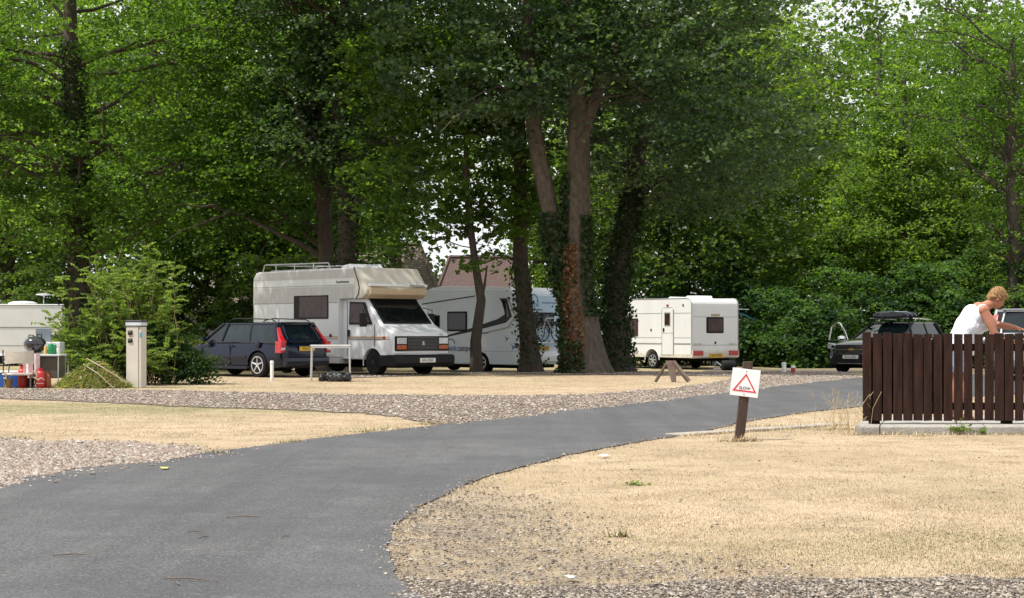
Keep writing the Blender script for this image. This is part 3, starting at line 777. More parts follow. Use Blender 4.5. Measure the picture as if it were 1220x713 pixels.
sl = [(-60, 72, 3, 4.5, 'dark undergrowth shrub outside the end of the left caravan'), (10, 72, 3, 4.4, 'dark shrub behind the roof dish of the left caravan'), (70, 68, 2.6, 4.0, 'dark shrub at the foot of the ivy-wrapped tree'), (130, 62, 2.6, 4.3, 'dark shrub between ivy-wrapped tree and pale bush'),
      (190, 64, 2.6, 4.6, 'dark shrub behind the bush of the hook-up post'), (238, 70, 2.4, 3.2, 'low dark shrub beside the half-hidden white van'), (300, 60, 2.6, 4.4, 'dark shrub behind the rear corner of the cream motorhome'),
      (350, 58.5, 2.2, 4.3, 'dark shrub behind the rails on the cream motorhome roof'), (445, 64, 2.0, 4.3, 'leafy shrub before the pale tiled roof')]
for i, (px, Y, w, h, lab) in enumerate(sl): shrub(px, Y, w, h, L_far if i != 8 else L_mid, lab, 50+i, n=170, leaf=.16)
# low nettles under the hedge
# --- far wood that closes the view
rng = np.random.default_rng(900)
n = 5200; cx = rng.uniform(-46, 52, n); cy = rng.uniform(96, 108, n); cz = rng.uniform(0, 1, n)*(22+1.5*np.sin(cx*.35)+1.5*np.sin(cx*.9+1))
pxx = cx*2000/cy
k = ~((pxx > -150) & (pxx < 20) & (cz > 4.8)) & ~((np.abs(pxx-372) < 34) & (cz > 17.0)) & ~((np.abs(pxx-480) < 50) & (cz > 20))
cc = np.stack([cx, cy, cz], 1)[k]
off = rng.normal(0, 1, (len(cc), 42, 3))*np.array([1.0, .8, .6])
P = (cc[:, None]+off).reshape(-1, 3)
V, T, tt = leaf_arrays(P, .36, .7, np.clip(np.repeat(rng.uniform(0, 1, len(cc)), 42)+rng.normal(0, .2, len(P)), 0, 1), rng)
fast_mesh('woodland', V, T, L_far, None, tt, kind='stuff')

# --- the leafy bush beside the hook-up post: upright pinnate sprays over a dark skirt
def pinnate(mb_arr, base, tip, rng, leaf, nleaf):
    t = np.linspace(.15, 1, nleaf)[:, None]; d = tip-base; p = base+d*t; p[:, 2] += np.sin(t[:, 0]*math.pi)*.10*np.linalg.norm(d)
    side = np.cross(d, [0, 0, 1]); side /= np.linalg.norm(side)+1e-9
    q = []; dr = []
    for sgn in (-1, 1):
        q.append(p+side*sgn*leaf*.5); dr.append(np.repeat((side*sgn+d/np.linalg.norm(d)*.5)[None], nleaf, 0))
    mb_arr.append((np.concatenate(q), np.concatenate(dr)))
def bush():
    rng = np.random.default_rng(31); Y = 37.3; x = X_(152, Y)
    t = empty('leafy_bush', (x, Y, 0), 0, 'large loose bush with pale feathery leaves behind the cream hook-up post', 'bush')
    arr = []; mb = MB()
    for i in range(110):
        a = rng.uniform(0, 6.28); h = rng.uniform(.5, 2.9)*(1 if rng.uniform() > .15 else 1.2); out = (1.0+.5*rng.uniform())*(1.30-.25*h)*rng.uniform(.3, 1)
        b = np.array([rng.normal(0, .45), rng.normal(0, .25), 0]); tp = np.array([b[0]+math.cos(a)*out*1.25, b[1]+math.sin(a)*out*.7, h])
        limb(mb, b, tp, .012, .004, rng, .08, 5, 4)
        for k in range(13):
            f = rng.uniform(.3, 1); s = b*(1-f)+tp*f; s[2] += math.sin(math.pi*f)*.08*np.linalg.norm(tp-b)
            dd = rng.normal(0, 1, 3); dd[2] = abs(dd[2])*.4-.05; dd /= np.linalg.norm(dd)
            pinnate(arr, s, s+dd*rng.uniform(.18, .38), rng, .055, 8)
    c = np.concatenate([q[0] for q in arr]); d = np.concatenate([q[1] for q in arr])
    V, T, tt = leaf_arrays(c, .10, .6, rng.uniform(.1, 1, len(c)), rng, .2, dirs=d)
    fast_mesh('foliage', V, T, L_bush, t, tt); mb.build('stem', mat('bush_stem', (.20, .17, .08), .8), t)
    # dark leafy skirt
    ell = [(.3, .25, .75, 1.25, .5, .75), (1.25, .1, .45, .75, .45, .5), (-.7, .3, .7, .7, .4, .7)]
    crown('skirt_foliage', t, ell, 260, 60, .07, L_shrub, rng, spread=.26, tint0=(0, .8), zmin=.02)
bush()
def weedheap():
    rng = np.random.default_rng(32); Y = 35.0; x = X_(112, Y)
    t = empty('weed_heap', (x, Y, 0), 0, 'heap of wilting pulled weeds and long straw-coloured stalks by the hook-up post', 'weed heap')
    n = 5200; bump_ = None; a = rng.uniform(0, 6.28, n); r = np.sqrt(rng.uniform(0, 1, n)); h = (.42*(1-r**1.6)+.10*np.sin(a*3+r*6)*(1-r))*rng.uniform(.6, 1.15, n)
    p = np.stack([np.cos(a)*r*.78, np.sin(a)*r*.4, h], 1)
    d = np.stack([np.cos(a)+rng.normal(0, .5, n), np.sin(a)*.6+rng.normal(0, .4, n), -.9*r+rng.normal(0, .4, n)], 1)
    V, T, tt = leaf_arrays(p, .22, .2, rng.uniform(0, 1, n), rng, .06, dirs=d)
    fast_mesh('wilted_stalks', V, T, leaf_mat('wilted', (.40, .33, .18), (.10, .19, .06), .3), t, tt)
    mb = MB(); mb.tube([(-.1, -.2, .62), (.3, -.35, .42), (.75, -.3, .12)], .014, 5); mb.tube([(-.2, -.1, .5), (.2, -.4, .3), (.5, -.42, .02)], .01, 5)
    mb.build('dead_branch', mat('dead_branch', (.42, .36, .25), .9), t)
weedheap()
# ------------------------------------------------------------------ vehicle materials
m_navy = mat('navy_paint', (.003, .007, .022), .16, coat=.2, var=.1, spec=.35)
m_blackp = mat('black_paint', (.006, .007, .010), .08, coat=1.0, var=.1, spec=.9)
m_silver = mat('silver_paint', (.42, .44, .46), .25, metal=.5, coat=.7, var=.05)
m_cream = mat('aged_cream_panel', (.66, .68, .69), .42, col2=(.58, .585, .57), vscale=1.6, stretch=(1, 1, .35), coat=.1)
m_greyp = mat('aged_grey_panel', (.49, .49, .48), .5, col2=(.42, .415, .39), vscale=2.2, stretch=(2, 2, .3))
m_luton = mat('stained_beige_nose', (.62, .60, .53), .55, col2=(.48, .46, .38), vscale=3.0, stretch=(1, 1, .5))
m_lutonu = mat('tan_nose_underside', (.46, .37, .26), .6, col2=(.42, .33, .22), vscale=2)
m_cabw = mat('cab_white_paint', (.68, .70, .72), .3, coat=.4, var=.05, vscale=2)
m_white = mat('white_panel', (.80, .82, .85), .35, coat=.25, var=.035, vscale=1.2)
m_whiteg = mat('camper_pale_grey', (.70, .77, .84), .35, coat=.25, var=.04, vscale=1.2)
m_cvn = mat('caravan_white', (.78, .79, .79), .35, coat=.25, var=.04, vscale=1.6, stretch=(1, 1, .3))
m_cvn2 = mat('caravan_lower_grime', (.68, .66, .60), .5, col2=(.50, .46, .38), vscale=3.5, stretch=(1, 1, .4))
m_trimg = mat('grey_trim', (.30, .31, .32), .5)
m_tyre = mat('tyre_rubber', (.013, .013, .014), .85, bump=.3, bscale=60, spec=.2)
m_rubber = mat('black_plastic', (.012, .012, .014), .6, var=.15, spec=.25)
m_rim = mat('alloy_rim', (.62, .63, .65), .28, metal=.7, var=.08)
m_steel = mat('black_steel_rim', (.02, .02, .022), .45, metal=.3)
m_glass = mat('dark_glass', (.008, .010, .012), .04, var=.3, spec=.45)
m_glassb = mat('brown_glass', (.070, .036, .025), .06, var=.35, spec=.3)
m_glassg = mat('reflective_glass', (.010, .020, .024), .03, var=.3, vscale=3, spec=.55)
m_red = mat('red_lens', (.45, .012, .02), .15, coat=.6, var=.15, vscale=20)
m_amber = mat('amber_lens', (.40, .09, .02), .2, coat=.5, var=.15, vscale=20)
m_clear = mat('clear_lens', (.62, .66, .70), .12, metal=.3, coat=.6, var=.2, vscale=25)
m_chrome = mat('chrome', (.75, .76, .78), .12, metal=1.0, var=.03)
m_alu = mat('aluminium_tube', (.62, .63, .64), .35, metal=.6, var=.06)
m_platew = mat('white_plate', (.72, .72, .70), .4)
m_platey = mat('yellow_plate', (.68, .42, .03), .4)
m_ink = mat('black_ink', (.012, .012, .014), .5)
m_blue = mat('blue_decal', (.015, .20, .42), .4, var=.05)
m_under = mat('underbody', (.008, .008, .008), .95, spec=.05)
m_interior = mat('curtain_cloth', (.22, .17, .15), .9, var=.3, vscale=12)

def wheel(parent, x, y, r, w, rim, spokes=5, side=1):
    """y: outer face position; side +1 faces +y"""
    t = MB(); s = side
    t.lathe([(r*.66, y-s*.012), (r*.90, y-s*.004), (r*.975, y-s*.03), (r, y-s*.06), (r, y-s*(w-.05)), (r*.95, y-s*w), (r*.6, y-s*w)], 32, 'y', (x, 0, r))
    o = t.build('wheel', m_tyre, parent, smooth=True, angle=50)
    q = MB(); q.lathe([(r*.69, y-s*.02), (r*.70, y-s*.008), (r*.66, y-s*.008), (r*.64, y-s*.05), (r*.12, y-s*.06), (.01, y-s*.06)], 32, 'y', (x, 0, r))
    q2 = q.build('rim', rim if spokes == 0 else m_steel, o, smooth=True)
    k = MB()
    if spokes:
        k.lathe([(r*.70, y-s*.01), (r*.70, y+s*.003), (r*.63, y+s*.003), (r*.61, y-s*.03)], 32, 'y', (x, 0, r), cap=False)
        for i in range(spokes):
            a = 2*math.pi*i/spokes+.3
            for dd in (0.0,):
                c, n = math.cos(a), math.sin(a); c2, n2 = math.cos(a+dd), math.sin(a+dd)
                k.tube([(x+c*r*.10, y-s*.012, r+n*r*.10), (x+c2*r*.64, y-s*.004, r+n2*r*.64)], [r*.085, r*.065], 6)
        k.lathe([(r*.16, y-s*.03), (r*.15, y+s*.004), (.004, y+s*.008)], 16, 'y', (x, 0, r))
        k.build('spokes', rim, o, smooth=True)
    else:
        k.lathe([(r*.22, y-s*.05), (r*.20, y-s*.01), (.004, y)], 16, 'y', (x, 0, r)); k.build('hub', rim, o, smooth=True)
        h = MB()
        for i in range(8):
            a = 2*math.pi*i/8; h.lathe([(r*.06, y-s*.049), (r*.055, y-s*.046), (.003, y-s*.046)], 8, 'y', (x+math.cos(a)*r*.46, 0, r+math.sin(a)*r*.46))
        h.build('slots', m_under, o)
    return o

def arch_cut(x, y0, y1, r, z):
    k = MB(); k.lathe([(r, y0), (r, y1)], 28, 'y', (x, 0, z)); return k

def plate(parent, txt, m, x, y, z, w, face, yaw=0.0, h=.11):
    """number plate; face is +1 for the front (+x), -1 for the rear"""
    b = MB(); b.box(x-.006, x+.006, y-w/2, y+w/2, z-h/2, z+h/2)
    o = b.build('number_plate', m, parent, bevel=.003)
    text(txt, h*.95, m_ink, o, (x+face*.008, y, z), (R(90), 0, R(90 if face > 0 else -90)), ext=.001, align='CENTER', sx=.80)
    return o

# ------------------------------------------------------------------ cars
def car(name, loc, rz, label, cat, group, paint, L=4.5, W=1.77, H=1.46, wr=.32, kind='estate', flip=False, tail_tall=True, zs=1.0, plates=('', ''), door_open=False):
    t = empty(name, loc, rz, label, cat, group)
    hl, hw = L/2, W/2
    suv = kind == 'suv'
    zb, zbelt = (.26, .98*zs) if suv else (.19, .90*zs)
    # lower body: (x, half width, z bottom, z shoulder, crown)
    if suv:
        S = [(-hl, hw*.80, .42, .86, .0), (-hl+.06, hw*.90, .34, 1.00, .02), (-hl+.25, hw*.97, zb, 1.05, .02), (-hl*.55, hw, zb, 1.06, .02), (0, hw, zb, 1.04, .02), (hl*.38, hw, zb, 1.02, .04),
             (hl*.50, hw*.99, zb, 1.00, .07), (hl*.78, hw*.97, zb, .95, .08), (hl*.93, hw*.90, .28, .86, .08), (hl*.985, hw*.78, .30, .74, .06), (hl, hw*.66, .34, .62, .02)]
    else:
        S = [(-hl, hw*.78, .36, .70, .0), (-hl+.05, hw*.88, .28, .88, .0), (-hl+.22, hw*.96, zb, .94, .01), (-hl*.55, hw, zb, .95, .01), (0, hw, zb, .93, .01), (hl*.36, hw, zb, .91, .02),
             (hl*.50, hw*.99, zb, .88, .05), (hl*.78, hw*.96, zb, .80, .07), (hl*.93, hw*.88, .22, .70, .06), (hl*.985, hw*.76, .25, .60, .04), (hl, hw*.6, .3, .5, .02)]
    rings = []
    for x, w, z0, z1, cr in S:
        h = z1-z0; half = [(w*.86, z0), (w*.97, z0+h*.10), (w, z0+h*.38), (w*.985, z0+h*.66), (w*.955, z0+h*.88), (w*.90, z1), (w*.60, z1+cr*.7), (w*.25, z1+cr)]
        rings.append([(x, y, z) for y, z in half]+[(x, -y, z) for y, z in half[::-1]])
    b = MB().loft(rings); body = b.build('body', paint, t, smooth=True, angle=28)
    sb = body.modifiers.new('s', 'SUBSURF'); sb.levels = sb.render_levels = 2; freeze(body)
    fx, rx = hl*.62, -hl*.60
    cut(body, [arch_cut(fx, -hw-.2, -hw+.26, wr+.055, wr), arch_cut(fx, hw-.26, hw+.2, wr+.055, wr), arch_cut(rx, -hw-.2, -hw+.26, wr+.055, wr), arch_cut(rx, hw-.26, hw+.2, wr+.055, wr)])
    body.data.shade_smooth(); body.data.set_sharp_from_angle(angle=R(30))
    u = MB(); u.box(-hl+.3, hl-.3, -hw+.28, hw-.28, .17, .6); u.build('underbody', m_under, t)
    lo = MB()
    for s in (-1, 1): lo.box(rx+wr+.07, fx-wr-.07, s*hw*.985-.01, s*hw*.985+.012, zb+.02, zb+.10)
    lo.build('sill', m_rubber if suv else paint, t, bevel=.008)
    mo = MB()
    for s in (-1, 1):
        mo.box(rx+wr+.12, fx-wr-.10, s*(hw+.004)-.012, s*(hw+.004)+.012, .50*zs, .55*zs)
    mo.build('side_moulding', paint if not suv else m_rubber, t, bevel=.006)
    # greenhouse
    zr = H-.03; wt, wbt = hw*.70, hw*.90
    xb0, xb1, xt0, xt1 = (-hl+.10, hl*.42, -hl+.42, hl*.10) if not suv else (-hl+.16, hl*.42, -hl+.55, -hl*.12)
    zb_ = (1.0 if suv else .90)*1.0
    N = 8
    def side(xs, w, z, bow=.0):
        return [(x, w+bow*math.sin(math.pi*i/(len(xs)-1)), z) for i, x in enumerate(xs)]
    def ring(x0, x1, w, z, cf, cr_):
        # rounded-rectangle plan, front and rear bowed
        pts = []
        for i in range(5): f = i/4; pts.append((x0-cr_*math.sin(math.pi*f)*1.0, -w+2*w*f, z))
        for i in range(1, 5): f = i/5; pts.append((x0+(x1-x0)*f, w+.02*math.sin(math.pi*f), z))
        for i in range(5): f = i/4; pts.append((x1+cf*math.sin(math.pi*f), w-2*w*f, z))
        for i in range(1, 5): f = i/5; pts.append((x1+(x0-x1)*f, -w-.02*math.sin(math.pi*f), z))
        return pts
    rg = []
    for f in (0, .25, .5, .75, 1.0):
        e = f**1.15
        rg.append(ring(xb0+(xt0-xb0)*e, xb1+(xt1-xb1)*(f**.93), wbt+(wt-wbt)*f**1.3, zb_-.05+(zr-zb_)*f, .16, .05))
    MB().loft(rg).build('windows', m_glassg, t, smooth=True, angle=35)
    # roof skin
    rf = []
    for f, dz, gr in ((0, -.035, .012), (.0, -.012, .02), (.0, .012, .0), (1, .03, -.16), (2, .042, -.36)):
        rf.append([(x*(1 if gr >= 0 else 1+gr*.12)-(0 if gr >= 0 else -.0), y*(1+gr*(2 if gr < 0 else 1)), zr-.05+dz) for x, y, z in ring(xt0-.02-min(0, gr)*.4, xt1+.03+min(0, gr)*.4, wt+.012, 0, .16, .05)])
    MB().loft(rf).build('roof', paint, t, smooth=True, angle=60)
    # pillars follow the glass
    def gp(xb, xt, f, s, off=.012):
        return (xb+(xt-xb)*f, s*(wbt+(wt-wbt)*f**1.3+.012+off), zb_-.05+(zr-zb_)*f)
    pl = MB()
    for s in (-1, 1):
        for xb, xt, w in ((xb1-.02, xt1-.02, .035), ((xb1)*.12, (xt1)*.02, .038), (rx+.35 if not suv else rx+.42, rx+.45, .035), (xb0+.09, xt0+.05, .06)):
            pl.tube([gp(xb, xt, f, s, .0) for f in (0, .25, .5, .75, 1.0)], w, 6)
        pl.tube([(xb0+.05, s*(wbt+.015), zb_-.02), (0, s*(wbt+.038), zb_+.0), (xb1, s*(wbt+.01), zb_-.02)], .022, 6)
    pl.build('pillars', m_rubber if suv else paint, t, smooth=True)
    # roof rails, handles, mirrors
    rl = MB()
    for s in (-1, 1):
        y = s*(wt-.03)
        rl.tube([(xt0+.12, y, zr+.0), (xt0+.24, y, zr+.055), (-.35, y, zr+.085), (xt1-.30, y, zr+.06), (xt1-.16, y, zr+.0)], .016, 6)
        rl.tube([(-.55, y, zr), (-.55, y, zr+.08)], .014, 6)
    rl.build('roof_rail', m_chrome if suv else m_rubber, t, smooth=True)
    for s in (-1, 1):
        for x in (-.35, .55):
            if door_open and s == -1 and x > 0: continue
            MB().box(x-.10, x+.10, s*hw-.01, s*hw+.025, .78*zs, .81*zs).build('door_handle', paint if not suv else m_chrome, t, bevel=.008)
        if door_open and s == -1: continue
        MB().ball((xb1-.28, s*(hw+.08), zb_+.05), (.07, .13, .085)).build('mirror', paint if not suv else m_chrome, t, smooth=True)
    # panel seams
    for s in (-1, 1):
        for x in (-.30, .82 if not suv else .9):
            MB().box(x-.004, x+.004, *sorted((s*(hw*.985), s*(hw+.0025))), .30, .86).build('door_gap', m_under, t)
    # wheels
    for x in (fx, rx):
        for s in (-1, 1): wheel(t, x, s*(hw-.01), wr, .22, m_rim, 5, s)
    # front
    if suv:
        g = MB(); g.prism([(-.50, .60), (.50, .60), (.56, .84), (.48, .86), (-.48, .86), (-.56, .84)], hl-.20, hl+.004, 'x'); gg = g.build('grille', m_rubber, t, bevel=.01)
        g = MB(); g.prism([(-.57, .70), (.57, .70), (.57, .745), (-.57, .745)], hl-.15, hl+.022, 'x'); g.prism([(-.46, .58), (.46, .58), (.5, .60), (-.5, .60)], hl-.15, hl+.012, 'x'); g.build('chrome_bar', m_chrome, gg, bevel=.005)
        g = MB()
        for i in range(5): g.box(hl-.02, hl+.012, -.47, .47, .765+i*.018, .771+i*.018)
        for i in range(4): g.box(hl-.02, hl+.012, -.45, .45, .615+i*.02, .622+i*.02)
        g.build('grille_slats', m_chrome, gg)
        # gold cross emblem
        e = MB(); e.prism([(-.10, .705), (-.045, .705), (-.045, .69), (.055, .69), (.055, .705), (.10, .705), (.115, .74), (.05, .74), (.05, .757), (-.05, .757), (-.05, .74), (-.115, .74)], hl+.02, hl+.036, 'x'); e.build('emblem', mat('gold_badge', (.65, .45, .12), .25, metal=.8), gg)
        for s in (-1, 1):
            h = MB(); h.prism([(s*.55, .70), (s*.86, .74), (s*.86, .92), (s*.70, .90), (s*.57, .83)], hl-.42, hl-.085, 'x')
            hh = h.build('headlight', m_clear, t, bevel=.03, bseg=3); MB().lathe([(.055, hl-.09), (.055, hl-.075), (.03, hl-.07), (.002, hl-.08)], 16, 'x', (0, s*.66, .80)).build('bulb_housing', m_steel, hh, smooth=True)
            f = MB(); f.prism([(s*.58, .44), (s*.80, .44), (s*.82, .56), (s*.58, .54)], hl-.3, hl-.055, 'x'); ff = f.build('fog_light_bezel', m_rubber, t, bevel=.01)
            MB().lathe([(.05, hl-.06), (.05, hl-.045), (.002, hl-.04)], 16, 'x', (0, s*.70, .49)).build('fog_light', m_clear, ff, smooth=True)
            MB().box(hl-.25, hl-.06, s*.62-.2, s*.62+.2, .575, .59).build('chrome_strip', m_chrome, ff)
        b = MB(); b.prism([(-.70, .26), (.70, .26), (.74, .40), (.60, .57), (-.60, .57), (-.74, .40)], hl-.25, hl-.004, 'x'); b.build('bumper_guard', m_rubber, t, bevel=.02)
        MB().box(hl-.1, hl+.012, -.46, .46, .29, .315).build('skid_strip', m_chrome, t)
        plate(t, plates[0], m_platew, hl+.028, -.02, .50, .52, 1)
    else:
        for s in (-1, 1):
            h = MB(); h.prism([(s*.50, .56), (s*.80, .58), (s*.80, .70), (s*.50, .67)], hl-.4, hl-.10, 'x'); h.build('headlight', m_clear, t, bevel=.02)
        MB().box(hl-.1, hl-.0, -.42, .42, .50, .62).build('grille', m_rubber, t, bevel=.01)
    # rear
    xr = -hl
    if not suv:
        for s in (-1, 1):
            q = MB()
            q.prism([(s*(hw-.17), .66*zs), (s*(hw-.015), .62*zs), (s*(hw-.02), .92*zs), (s*(hw-.21), .95*zs)], -hl+.24, -hl+.005, 'x')
            tl = q.build('tail_light', m_red, t, bevel=.018)
            q = MB(); zz = [.92*zs, 1.05*zs, H-.18]; xx = [-hl+.06, -hl+.18, -hl+.36]; yy = [hw*.88, hw*.84, hw*.75]
            q.loft([[(xx[i]-.035, s*(yy[i]-.10+.02*i), zz[i]), (xx[i]+.07, s*(yy[i]-.08), zz[i]), (xx[i]+.12, s*(yy[i]+.035), zz[i]), (xx[i]-.0, s*(yy[i]+.032), zz[i])] for i in range(3)]); q.build('upper_lens', m_red, tl, bevel=.01)
            q = MB(); q.prism([(s*(hw-.16), .71*zs), (s*(hw-.03), .69*zs), (s*(hw-.03), .76*zs), (s*(hw-.17), .77*zs)], -hl+.2, -hl-.006, 'x'); q.build('reverse_lens', m_clear, tl, bevel=.01)
        # tailgate: window frame strip, handle, plate, bumper
        q = MB()
        for s in (-1, 1): q.tube([(-hl+.065, s*hw*.62, .93*zs), (-hl+.22, s*hw*.60, 1.15*zs), (-hl+.39, s*hw*.52, H-.09)], .03, 6)
        q.tube([(-hl+.04, -hw*.66, .94*zs), (-hl-.01, 0, .94*zs), (-hl+.04, hw*.66, .94*zs)], .04, 6)
        q.build('tailgate_frame', paint, t, smooth=True)
        MB().box(-hl+.28, -hl+.50, -hw*.6, hw*.6, H-.075, H-.045).build('spoiler', paint, t, bevel=.012)
        MB().box(-hl-.016, -hl+.1, -.30, .30, .80*zs, .83*zs).build('tailgate_handle', paint, t, bevel=.006)
        MB().prism([(-hl-.06, .30*zs), (-hl+.1, .26), (-hl+.1, .55*zs), (-hl-.07, .53*zs), (-hl-.085, .42*zs)], -hw*.84, hw*.84).build('bumper', paint, t, bevel=.03, bseg=3)
        plate(t, plates[1], m_platey, -hl-.018, .0, .735*zs, .52, -1)
        q = MB(); q.tube([(-hl+.02, .25, 1.02*zs), (-hl+.0, -.15, 1.0*zs)], .008, 5); q.build('wiper', m_rubber, t)
        q = MB(); q.tube([(-hl-.02, .5, .22), (-hl-.07, .5, .22)], .03, 10); q.build('exhaust', m_chrome, t)
    if door_open:
        # front passenger door swung out, seen end on from the front
        d = empty('door', (fx-wr-.18, -hw+.02, 0), 0); d.parent = t; d.rotation_euler = (0, 0, R(62))
        q = MB(); q.prism([(-1.05, .32), (0, .32), (0, .98), (-1.05, 1.0)], -.05, .03); q.build('door_panel', paint, d, bevel=.02)
        q = MB(); q.tube([(0, -.01, .96), (-.22, .03, 1.22), (-.55, .08, 1.50), (-.80, .09, 1.54), (-1.0, .06, 1.40), (-1.05, -.01, .98)], .03, 7); q.build('window_frame', m_chrome, d, smooth=True)
        q = MB(); q.ball((-.10, -.17, 1.04), (.08, .15, .09)); q.build('mirror', m_chrome, d, smooth=True)
    if kind == 'estate':
        q = MB(); q.lathe([(.085, hw-.03), (.085, hw+.003), (.075, hw+.006), (.002, hw+.006)], 20, 'y', (rx-.02, 0, .84*zs)); q.build('fuel_flap', paint, t, smooth=True)
    # rear wiper-side window dividers
    return t

def heading(hx, hy): return math.atan2(hy, hx)
wagon = car('estate_car', (-6.98, 44.4, 0), heading(-.766, .643), 'dark blue estate car with tall red tail lights parked beside the leafy bush', 'car', None, m_navy, plates=('', 'YH06 KDL'))
suv = car('parked_suv', (11.68, 52.0, gz(52)), heading(-.643, -.766), 'black SUV with chrome grille and one door open, parked before the hedge', 'car', None, m_blackp, L=4.77, W=1.84, H=1.61, wr=.36, kind='suv', zs=1.08, plates=('SD12 XBG', ''), door_open=True)
car('hatchback_car', (12.75, 41.6, 0), heading(.30, .954), 'silver car partly seen behind the bending woman at the end of the fence', 'car', None, m_silver, L=4.6, W=1.80, H=1.76, wr=.32, zs=1.18, plates=('', 'BV09 RTN'))

# luggage on the SUV roof
t = empty('roof_rack_bag', (11.68, 52.0, gz(52)), heading(-.643, -.766), 'black soft roof bag with grey straps on top of the SUV', 'roof bag')
q = MB()
rg = []
for x, w, h in ((-.25, .20, .06), (-.18, .42, .14), (.1, .50, .20), (.45, .50, .17), (.62, .40, .10), (.70, .15, .05)):
    rg.append([(x+.1*0, w*math.cos(a), 1.76+h*.5+h*.55*math.sin(a)+.015*math.sin(5*a)) for a in [2*math.pi*k/18 for k in range(18)]])
q.v = [Vector((v.x*1.25-.62, v.y*1.1, (v.z-1.76)*.9+1.67)) for v in q.v]; q.loft([[(x*1.25-.62, y*1.1, (z-1.76)*.9+1.67) for x, y, z in r_2] for r_2 in rg]); q.build('bag', m_rubber, t, smooth=True)
q = MB()
for x in (-.05, .18, .42):
    q.tube([(x*1.25-.62, .585*math.cos(a), 1.67+.09+.115*math.sin(a)*1.05) for a in [math.pi*k/14 for k in range(-1, 16)]], .012, 5)
for x in (-.75, .0): q.tube([(x, -.66, 1.665), (x, .66, 1.665)], .018, 6)
q.build('straps', mat('grey_strap', (.35, .38, .45), .5), t)

